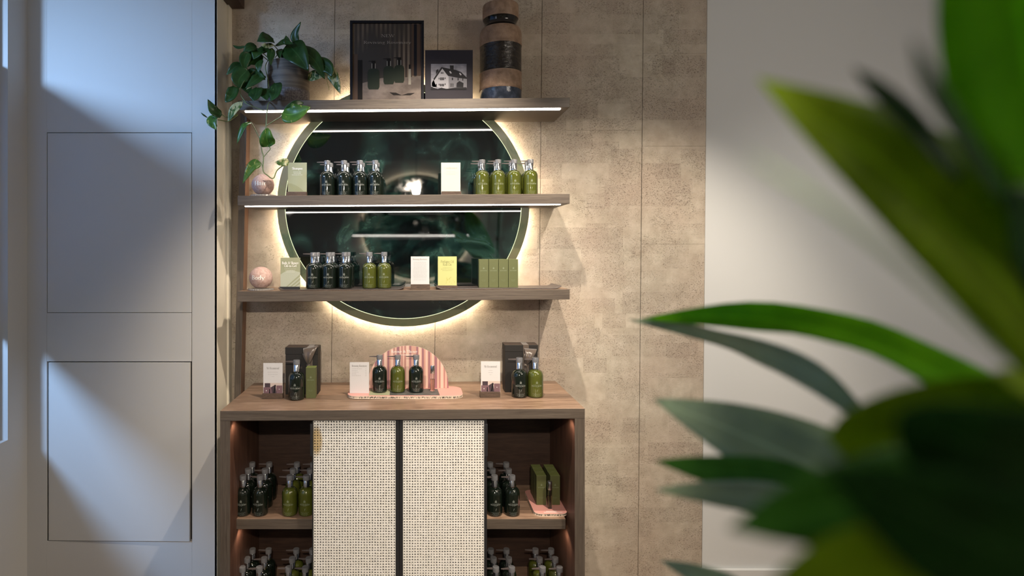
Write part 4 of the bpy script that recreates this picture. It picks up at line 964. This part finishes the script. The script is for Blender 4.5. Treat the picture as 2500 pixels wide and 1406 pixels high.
poly([(1065, 103), (1220, 103), (1220, 960), (1065, 960)], 0, 0); poly([(1100, 103), (1150, 103), (1150, 960), (1100, 960)], 6, 1)
poly([(85, 1110), (240, 1085), (560, 1000), (900, 990), (1060, 985), (1220, 960), (1220, 1371), (85, 1371)], 1, 1)
poly([(85, 600), (160, 600), (160, 1371), (85, 1371)], 0, 2); poly([(160, 700), (240, 700), (240, 1371), (160, 1371)], 7, 2)
poly([(690, 1240), (800, 1245), (900, 1290), (760, 1290)], 7, 2); poly([(890, 1290), (1000, 1255), (1120, 1250), (1040, 1290)], 7, 2)
def pbottle(cx, top, w_, bot, nx):
    sh = top+130
    poly([(cx-22, top+45), (cx+22, top+45), (cx+22, sh), (cx-22, sh)], 4, 4); poly([(cx+22, top+45), (cx+34, top+45), (cx+34, sh), (cx+22, sh)], 5, 4); poly([(cx-34, top+45), (cx-22, top+45), (cx-22, sh), (cx-34, sh)], 5, 4)
    poly([(cx-30, top), (cx+30, top), (cx+30, top+45), (cx-30, top+45)], 4, 5); poly([(nx, top+4), (cx-30, top+2), (cx-30, top+14), (nx, top+12)], 4, 5)
    hw = w_/2; poly([(cx-hw, sh+60), (cx-hw*0.85, sh+22), (cx-hw*0.45, sh), (cx+hw*0.45, sh), (cx+hw*0.85, sh+22), (cx+hw, sh+60), (cx+hw, bot-40), (cx+hw*0.8, bot), (cx-hw*0.8, bot), (cx-hw, bot-40)], 3, 3+(0 if nx > 700 else 1))
pbottle(855, 655, 170, 1080, 765); pbottle(682, 672, 180, 1105, 590); pbottle(427, 712, 196, 1190, 343)
poly([(1010, 850), (1050, 850), (1052, 1110), (1008, 1110)], 5, 3); poly([(1016, 775), (1046, 775), (1046, 850), (1016, 850)], 4, 3)
text(g, 'NEW', q2(665, 0)[0], q2(0, 318)[1], 0.0195, y-0.005, 2, 0.085, 0.03, q2(775, 0)[0]-q2(555, 0)[0])
text(g, 'Reviving Rosemary', q2(658, 0)[0], q2(0, 428)[1], 0.0195, y-0.005, 2, 0.095, 0.03, q2(1055, 0)[0]-q2(262, 0)[0])
g.build('poster_print', ['poster_band', 'poster_stone', 'poster_ink', 'poster_bottle', 'poster_pump', 'poster_chrome', 'black_frame', 'poster_pump'], ps)

y = 2.915; x0, x1 = PX(1038, y), PX(1154, y); z0 = ztop((x0+x1)/2); z1 = PZ(123, y)
t = thing('mounted_photo', 'navy mounted black and white photo of a gabled white house', 'picture', ((x0+x1)/2, y, z0))
pm = G().box(x0, x1, y-0.006, y+0.008, z0, z1).build('mount', 'navy_mat', t, bevel=0.001)
g = G()
def poly(pts, m, layer): pts = [q2(*p) for p in pts]; yy = y-0.0066-0.0003*layer; g.prism(pts[::-1], yy, yy+0.0002, m)
poly([(1385, 768), (1980, 768), (1980, 1200), (1385, 1200)], 0, 0)
poly([(1470, 880), (1490, 860), (1510, 862), (1515, 960), (1470, 1010)], 3, 1)
poly([(1560, 822), (1800, 870), (1890, 905), (1985, 1000), (1985, 1030), (1675, 970), (1640, 930)], 3, 2)
poly([(1400, 1040), (1560, 828), (1680, 985), (1680, 1185), (1400, 1150)], 1, 3)
poly([(1385, 1110), (1430, 1035), (1480, 1160), (1440, 1190)], 1, 3)
poly([(1425, 1020), (1562, 820), (1580, 840), (1440, 1045)], 3, 4)
poly([(1680, 985), (1985, 1020), (1985, 1170), (1680, 1185)], 2, 3)
poly([(1700, 795), (1765, 795), (1765, 865), (1745, 885), (1705, 865)], 3, 4)
poly([(1815, 1090), (1860, 1055), (1930, 1090), (1925, 1160), (1810, 1160)], 3, 4)
poly([(1385, 1200), (1385, 1150), (1500, 1190), (1560, 1165), (1640, 1188), (1800, 1165), (1980, 1160), (1980, 1200)], 3, 5)
for a, b in ((1690, 895), (1855, 925)): poly([(a, b), (a+20, b-8), (a+45, b+30), (a+20, b+35)], 1, 4)
for a, b, w2, h2 in ((1550, 905, 45, 30), (1538, 995, 66, 45), (1515, 1000, 12, 28), (1616, 995, 12, 28), (1535, 1102, 68, 42), (1515, 1100, 12, 28), (1616, 1095, 12, 28), (1465, 1105, 18, 50), (1735, 1000, 20, 40), (1830, 1005, 18, 40), (1910, 1010, 14, 40), (1710, 1095, 50, 60)):
    poly([(a, b), (a+w2, b), (a+w2, b+h2), (a, b+h2)], 3, 5)
    if w2 > 40:
        for k in (1, 2, 3): poly([(a+w2*k/4-2, b), (a+w2*k/4+2, b), (a+w2*k/4+2, b+h2), (a+w2*k/4-2, b+h2)], 1, 6)
g.build('photo_print', ['ph_sky', 'ph_white', 'ph_grey', 'ph_black'], pm)

# vase
y = 2.99; x = PX(1222, y); z = ztop(x)
t = thing('ceramic_vase', 'tall cylindrical stoneware vase with tan and black glazed bands', 'vase', (x, y, z))
S = 0.525/0.52
bands = [('glazed_foot', 'vase_blue', [(0.104, 0), (0.109, 0.006), (0.1095, 0.075)]),
         ('tan_band', 'vase_tan', [(0.1095, 0.075), (0.1115, 0.078), (0.1115, 0.088), (0.110, 0.090), (0.110, 0.155), (0.1115, 0.158), (0.1115, 0.165)]),
         ('glazed_band', 'vase_dark', [(0.1105, 0.165), (0.109, 0.170), (0.109, 0.298), (0.1105, 0.303)]),
         ('tan_band', 'vase_tan', [(0.1105, 0.303), (0.1115, 0.306), (0.1115, 0.314), (0.110, 0.317), (0.110, 0.365), (0.1075, 0.380), (0.101, 0.395)]),
         ('glazed_neck', 'vase_neck', [(0.101, 0.395), (0.090, 0.406), (0.083, 0.416), (0.083, 0.428), (0.088, 0.440), (0.0925, 0.447)]),
         ('tan_rim', 'vase_tan', [(0.0925, 0.447), (0.0945, 0.455), (0.0945, 0.510), (0.093, 0.519), (0.089, 0.521), (0.085, 0.517), (0.082, 0.46), (0.074, 0.42), (0.02, 0.42)])]
for n_, m_, pr in bands:
    G().lathe([(r*0.985, h) for r, h in pr], (x, y, z), 56, cap=(n_ == 'glazed_foot')).build(n_, m_, t, smooth=50)

# ================================================================== leaves
def cr(pts, n):
    pts = [Vector(p) for p in pts]; pts = [pts[0]*2-pts[1]]+pts+[pts[-1]*2-pts[-2]]; out = []; seg = len(pts)-3
    for i in range(n+1):
        u = i/n*seg; k = min(int(u), seg-1); t = u-k; a, b, c, d = pts[k:k+4]
        out.append(0.5*((2*b)+(c-a)*t+(2*a-5*b+4*c-d)*t*t+(3*b-a-3*c+d)*t**3))
    return out
def wprof(t, shape):
    if shape == 'heart': return (math.sin(PI*min(1, t*1.02)**0.62))**0.75 if 0 < t < 1 else 0.02
    if shape == 'lance': return (math.sin(PI*t**0.80))**0.85 if 0 < t < 1 else 0.02
    if shape == 'round': return (math.sin(PI*t**0.55))**0.55 if 0 < t < 1 else 0.02
    return math.sin(PI*t)
def leaf_geo(pts, hw, shape='heart', fold=0.25, nrm=(0, -1, 0.25), n=12, wave=0.06, asym=1.0):
    sp = cr(pts, n); g = G(); uv = []; nr = Vector(nrm).normalized()
    for i, p in enumerate(sp):
        t = i/n; tg = (sp[min(i+1, n)]-sp[max(i-1, 0)]).normalized()
        sd = tg.cross(nr); sd = sd.normalized() if sd.length > 1e-4 else Vector((1, 0, 0)); up = sd.cross(tg)
        w_ = max(hw*wprof(t, shape), hw*0.015)
        for s in (-1, -0.55, 0, 0.55, 1):
            ww = w_*(asym if s > 0 else 1)
            g.v.append(p+sd*s*ww+up*(-fold*ww*(1-abs(s)) + wave*hw*math.sin(t*9+s*2)*abs(s)))
            uv.append((t, (s+1)/2))
    for i in range(n):
        for k in range(4): a = i*5+k; g.f.append((a, a+5, a+6, a+1)); g.m.append(0)
    g.uv = uv
    return g

# ---- pothos on the top shelf
px_, y = 705, 3.00; x = PX(px_, y); z = ztop(x)
po = thing('potted_pothos', 'trailing green pothos in a ribbed brown stoneware pot', 'plant', (x, y, z))
def A(a, b): return (490+a/4.6875, b/4.6875)
def B(a, b): return (480+a/5.2075, 230+b/5.2075)
g = G().lathe([(0.092, 0), (0.104, 0.006), (0.107, 0.045), (0.1085, 0.085), (0.1085, 0.0851)], (x, y, z), 48); g.build('pot_base', 'pot_grey', po, smooth=40)
pr = [(0.1085, 0.085)]
for i in range(15): h = 0.088+i*0.0094; pr += [(0.1095-0.004*abs(i-5)/10, h), (0.1075-0.004*abs(i-5)/10, h+0.005)]
pr += [(0.104, 0.232), (0.100, 0.234), (0.096, 0.228), (0.095, 0.20)]
G().lathe(pr, (x, y, z), 48, cap=False).build('pot_wall', 'pot', po, smooth=60)
G().lathe([(0.096, 0.19), (0.096, 0.205), (0.05, 0.212), (0.001, 0.215)], (x, y, z), 32).build('soil', 'soil', po, smooth=60)
PL = [ # spine points (crop, x, y, depth), half width px, shape, material
 ('A', [(832, 450, 2.93), (740, 425, 2.88), (640, 475, 2.88)], 17, 'heart', 'leaf'),
 ('A', [(820, 500, 2.92), (760, 520, 2.88), (690, 515, 2.87)], 9, 'heart', 'leaf_varie'),
 ('A', [(1108, 520, 2.95), (1075, 400, 2.94), (1145, 250, 2.93)], 10, 'lance', 'leaf'),
 ('A', [(995, 520, 2.9), (985, 460, 2.9), (975, 405, 2.9)], 7.5, 'heart', 'leaf'),
 ('A', [(1000, 500, 2.93), (1100, 610, 2.86), (1235, 810, 2.85)], 29, 'heart', 'leaf'),
 ('A', [(850, 520, 2.95), (950, 480, 2.9), (1060, 500, 2.88)], 9, 'lance', 'leaf'),
 ('A', [(1120, 530, 2.95), (1300, 680, 2.88), (1420, 905, 2.88)], 19, 'heart', 'leaf'),
 ('A', [(1250, 700, 2.93), (1440, 760, 2.88), (1500, 880, 2.87)], 17, 'heart', 'leaf'),
 ('A', [(1330, 700, 2.92), (1500, 850, 2.89), (1600, 1075, 2.89)], 14, 'lance', 'leaf_varie'),
 ('A', [(1225, 850, 2.98), (1300, 870, 2.96), (1390, 885, 2.95)], 14, 'heart', 'leaf_varie'),
 ('A', [(520, 530, 2.95), (430, 545, 2.95), (365, 518, 2.95)], 4, 'lance', 'leaf'),
 ('A', [(640, 530, 2.93), (560, 540, 2.9), (480, 610, 2.9)], 12, 'heart', 'leaf'),
 ('A', [(540, 590, 2.9), (500, 690, 2.88), (510, 825, 2.88)], 13, 'heart', 'leaf'),
 ('A', [(640, 580, 2.93), (600, 680, 2.92), (560, 740, 2.91)], 20, 'heart', 'leaf'),
 ('A', [(465, 725, 2.9), (390, 760, 2.87), (290, 860, 2.87)], 11, 'heart', 'leaf'),
 ('A', [(440, 790, 2.93), (395, 830, 2.93), (372, 875, 2.93)], 6, 'lance', 'leaf'),
 ('A', [(820, 550, 2.9), (800, 650, 2.87), (805, 750, 2.87)], 9, 'heart', 'leaf'),
 ('A', [(700, 680, 2.9), (665, 740, 2.87), (660, 830, 2.87)], 9, 'lance', 'leaf'),
 ('A', [(540, 790, 2.88), (440, 900, 2.86), (440, 1010, 2.86)], 20, 'heart', 'leaf'),
 ('A', [(710, 850, 2.9), (640, 900, 2.85), (510, 1010, 2.84)], 14, 'heart', 'leaf'),
 ('A', [(700, 920, 2.88), (620, 950, 2.85), (520, 1025, 2.84)], 5, 'lance', 'leaf_varie'),
 ('A', [(590, 860, 2.93), (650, 860, 2.88), (740, 910, 2.87)], 15, 'heart', 'leaf'),
 ('A', [(700, 560, 2.93), (640, 600, 2.90), (600, 680, 2.90)], 15, 'heart', 'leaf'),
 ('A', [(760, 600, 2.94), (720, 560, 2.92), (640, 570, 2.91)], 9, 'heart', 'leaf'),
 ('A', [(930, 560, 2.94), (900, 590, 2.91), (905, 680, 2.90)], 9, 'heart', 'leaf'),
 ('A', [(560, 640, 2.95), (500, 720, 2.94), (440, 760, 2.93)], 14, 'heart', 'leaf'),
 ('A', [(620, 780, 2.93), (580, 860, 2.91), (600, 960, 2.90)], 15, 'heart', 'leaf'),
 ('A', [(470, 880, 2.90), (520, 980, 2.88), (560, 1080, 2.87)], 15, 'heart', 'leaf'),
 ('A', [(980, 560, 2.95), (960, 620, 2.92), (930, 700, 2.91)], 10, 'heart', 'leaf'),
 ('A', [(380, 985, 2.85), (350, 1080, 2.8), (280, 1170, 2.8)], 14, 'round', 'leaf'),
 ('A', [(480, 1165, 2.79), (380, 1250, 2.77), (310, 1390, 2.77)], 11, 'lance', 'leaf_varie'),
 ('A', [(640, 1000, 2.85), (620, 1080, 2.8), (600, 1160, 2.79)], 18, 'heart', 'leaf'),
 ('A', [(850, 950, 2.84), (850, 1050, 2.79), (800, 1160, 2.78)], 18, 'heart', 'leaf'),
 ('A', [(720, 1010, 2.86), (740, 1080, 2.8), (760, 1150, 2.79)], 13, 'heart', 'leaf'),
 ('A', [(930, 1290, 2.78), (1070, 1290, 2.76), (1255, 1225, 2.76)], 24, 'heart', 'leaf_bright'),
 ('A', [(1180, 1180, 2.8), (1080, 1180, 2.78), (960, 1230, 2.78)], 6, 'lance', 'leaf'),
 ('A', [(245, 1315, 2.76), (150, 1260, 2.73), (80, 1135, 2.72)], 13, 'heart', 'leaf'),
 ('A', [(150, 800+540, 2.75), (150, 1395, 2.74), (190, 1450, 2.74)], 5, 'lance', 'leaf'),
 ('B', [(230, 265, 2.75), (190, 340, 2.73), (248, 455, 2.73)], 13.5, 'heart', 'leaf_bright'),
 ('B', [(140, 300, 2.75), (90, 265, 2.74), (52, 232, 2.74)], 1.8, 'lance', 'leaf'),
 ('B', [(690, 355, 2.79), (610, 390, 2.76), (555, 500, 2.76), (512, 635, 2.76)], 9, 'heart', 'leaf_bright'),
 ('B', [(925, 670, 2.79), (890, 560, 2.76), (905, 425, 2.76)], 17.5, 'round', 'leaf_bright'),
 ('B', [(812, 865, 2.79), (700, 920, 2.77), (585, 1135, 2.77)], 12, 'heart', 'leaf_bright'),
 ('B', [(1180, 855, 2.80), (1080, 870, 2.78), (995, 865, 2.78)], 9, 'heart', 'leaf_varie'),
]
rl = random.Random(11)
for k, (cr_, pts, hw, shp, m_) in enumerate(PL):
    f = A if cr_ == 'A' else B
    P3 = [P(*f(a, b), d) for a, b, d in pts]; dm = pts[1][2]
    nr = (rl.uniform(-0.35, 0.35), -1, rl.uniform(-0.1, 0.5))
    leaf_geo(P3, hw/F*dm*1.08, shp, rl.uniform(0.15, 0.4), nr).build('leaf', m_, po, smooth=60, solid=0.0006)
def vine(pts, f, r=0.0023):
    P3 = cr([P(*f(a, b), d) for a, b, d in pts], len(pts)*4)
    G().tube(P3, r, 6).build('stem', 'stem', po, smooth=60)
vine([(950, 90, 2.86), (910, 130, 2.80), (893, 250, 2.79), (883, 400, 2.79), (865, 490, 2.79), (822, 600, 2.79), (830, 720, 2.79), (850, 800, 2.79), (845, 970, 2.79), (900, 1030, 2.79), (975, 1070, 2.79), (1030, 960, 2.80), (1180, 855, 2.80)], B, 0.0028)
vine([(883, 400, 2.79), (1000, 330, 2.79), (1065, 290, 2.785), (1100, 248, 2.78)], B)
vine([(822, 600, 2.79), (770, 500, 2.79), (720, 400, 2.79), (690, 355, 2.79)], B)
vine([(850, 800, 2.79), (900, 740, 2.79), (935, 700, 2.79), (925, 668, 2.79)], B)
vine([(848, 970, 2.79), (835, 910, 2.79), (812, 865, 2.79)], B)
vine([(580, 80, 2.81), (650, 130, 2.79), (780, 180, 2.79), (893, 225, 2.79)], B, 0.0016)
vine([(520, 265, 2.80), (460, 310, 2.79), (400, 345, 2.78), (330, 335, 2.77), (268, 325, 2.75)], B)
vine([(520, 250, 2.80), (450, 288, 2.79), (380, 288, 2.78), (325, 262, 2.76)], B)
vine([(780, 1000, 2.86), (770, 900, 2.9), (740, 760, 2.95), (790, 660, 2.99)], A)
vine([(600, 570, 2.91), (700, 600, 2.95), (790, 680, 3.0)], A); vine([(590, 600, 2.91), (690, 630, 2.95), (780, 700, 3.0)], A)
vine([(840, 520, 2.93), (900, 590, 2.96), (970, 670, 3.0)], A); vine([(960, 570, 2.93), (900, 600, 2.96), (850, 660, 3.0)], A)
vine([(1105, 520, 2.95), (1080, 580, 2.97), (1000, 700, 3.0)], A); vine([(1165, 460, 2.93), (1110, 510, 2.94), (1060, 600, 2.98)], A, 0.0015)
vine([(520, 1180, 2.8), (450, 1050, 2.83), (520, 900, 2.88), (700, 750, 2.97)], A); vine([(1440, 900, 2.9), (1455, 960, 2.9), (1470, 1030, 2.9)], A, 0.0012)
vine([(1240, 760, 2.93), (1150, 720, 2.96), (1050, 720, 3.0)], A)

# ---- broad leaved plant close to the camera on the right
bp = thing('broad_leaf_plant', 'large broad-leaved green plant out of focus in the right foreground', 'plant', (0.80, 0.74, 0))
G().lathe([(0.13, 0.0), (0.15, 0.01), (0.19, 0.38), (0.195, 0.40), (0.18, 0.40), (0.175, 0.36)], (0.80, 0.74, 0), 40, cap=True).build('planter', 'planter', bp, smooth=40)
G().lathe([(0.175, 0.35), (0.001, 0.365)], (0.80, 0.74, 0), 24).build('soil', 'soil', bp)
G().tube(cr([(0.80, 0.74, 0.33), (0.79, 0.75, 0.9), (0.80, 0.74, 1.4), (0.785, 0.72, 1.85), (0.81, 0.70, 2.3)], 20), 0.013, 8).build('trunk', 'trunk', bp, smooth=60)
BL = [ # spine (px, py, depth), half width px, shape, material, fold, normal
 ([(2760, 720, .62), (2580, 260, .56), (2510, -180, .52), (2450, -520, .5)], 235, 'lance', 'big_green', 0.2, (-0.2, -1, 0.1)),
 ([(2950, 1290, .64), (2570, 775, .60), (2225, 432, .58), (1850, 190, .60)], 180, 'lance', 'big_olive', 0.2, (0.1, -1, 0.15)),
 ([(2350, 450, .56), (2240, 310, .57), (2150, 222, .58), (2082, 165, .59)], 34, 'lance', 'big_shaded', 0.2, (0, -1, 0.2)),
 ([(2480, 900, .50), (2200, 650, .44), (2000, 490, .40), (1815, 375, .37)], 14, 'lance', 'big_grey', 0.1, (0.1, -1, 0.2)),
 ([(2500, 560, .56), (2350, 330, .50), (2270, 200, .47), (2225, 90, .45)], 36, 'lance', 'big_shaded', 0.2, (0, -1, 0.2)),
 ([(2620, 1120, .72), (2350, 930, .80), (2080, 810, .95), (1820, 770, 1.15), (1565, 778, 1.35)], 66, 'lance', 'big_green', 0.3, (0.1, -1, 0.25)),
 ([(2140, 1050, .85), (1980, 915, .97), (1830, 850, 1.10), (1680, 806, 1.28), (1535, 780, 1.42)], 34, 'lance', 'big_grey', 0.2, (-0.1, -1, -0.2)),
 ([(2330, 1320, .80), (2080, 1180, .90), (1820, 1062, 1.02), (1598, 974, 1.15)], 100, 'lance', 'big_grey', 0.2, (0.1, -1, 0.15)),
 ([(2160, 1280, .85), (1930, 1180, .92), (1750, 1150, 1.0), (1600, 1125, 1.06)], 48, 'lance', 'big_mid', 0.2, (0, -1, 0.15)),
 ([(2160, 1320, .84), (1930, 1230, .90), (1750, 1205, .98), (1600, 1195, 1.03)], 40, 'lance', 'big_grey', 0.2, (0, -1, 0.15)),
 ([(2950, 1150, .66), (2560, 1110, .62), (2270, 1080, .60), (2020, 1070, .62)], 185, 'round', 'big_olive', 0.15, (0, -1, 0.2)),
 ([(2850, 1260, .60), (2420, 1215, .54), (2050, 1240, .52), (1780, 1292, .52)], 140, 'heart', 'big_mid', 0.2, (0.1, -1, 0.2)),
 ([(2900, 1560, .50), (2450, 1480, .47), (2130, 1450, .46), (1870, 1480, .46)], 215, 'round', 'big_olive', 0.15, (0, -1, 0.2)),
 ([(2850, 1230, .48), (2560, 1160, .46), (2360, 1090, .45), (2190, 1010, .45)], 175, 'round', 'big_shaded', 0.1, (0.1, -0.9, -0.4)),
 ([(2850, 1480, .42), (2500, 1370, .41), (2250, 1250, .41), (2010, 1140, .42)], 165, 'lance', 'big_shaded', 0.1, (0.1, -0.9, -0.4)),
 ([(2740, 900, .58), (2620, 700, .55), (2540, 560, .54), (2470, 450, .54)], 130, 'lance', 'big_shaded', 0.2, (0.3, -0.9, -0.2)),
 ([(2760, 1040, .56), (2600, 980, .55), (2500, 940, .54), (2420, 905, .54)], 60, 'lance', 'big_olive', 0.2, (0, -0.7, 0.8)),
 ([(1900, 1480, 1.0), (1800, 1440, 1.1), (1700, 1402, 1.15), (1612, 1368, 1.2)], 30, 'lance', 'big_grey', 0.2, (0, -1, 0.2)),
]
for pts, hw, shp, m_, fo, nr in BL:
    P3 = [P(*p) for p in pts]; dm = sum(p[2] for p in pts)/len(pts)
    leaf_geo(P3, hw/F*dm, shp, fo, nr, n=20, wave=0.03).build('leaf', m_, bp, smooth=60, solid=0.0008)

# ================================================================== the display opposite (seen only in the dark mirror)
OY = YB
s2 = thing('wall_shelf', 'lit wooden shelf across the room, seen in the mirror', 'shelf', (0.0, OY+0.16, EYE+0.15))
G().box(-0.80, 0.80, OY+0.001, OY+0.30, EYE+0.17, EYE+0.22).build('board', 'edge_h', s2, bevel=0.001)
G().box(-0.76, 0.76, OY+0.25, OY+0.28, EYE+0.165, EYE+0.171).build('led_strip', 'led', s2)
round_mirror('round mirror on the opposite wall, seen reflected', 0.02, EYE+0.28, OY+0.042, MR, -1, group='round backlit mirrors')
for i, x in enumerate((-0.66, -0.58, 0.50, 0.60)):
    bottle('d' if i < 2 else 'o', x, OY+0.2, EYE+0.2203, f'{"black" if i < 2 else "olive green"} pump bottle, {("left", "right")[i % 2]} of a pair on the opposite shelf', 'pump bottles on the opposite shelf')

lamp = thing('pendant_lamp', 'small bright lamp across the room, seen in the mirror', 'lamp', (0.01, -0.68, EYE+0.72))
G().lathe([(0.052, -0.012), (0.056, 0.0), (0.05, 0.05), (0.02, 0.075), (0.004, 0.08)], (0.01, -0.66, EYE+0.715), 24, cap=False).build('lamp_shade', 'black_metal', lamp, smooth=50, solid=0.001)
G().tube([(0.01, -0.66, EYE+0.79), (0.01, -0.66, ZC)], 0.004, 8).build('cord', 'black_metal', lamp)
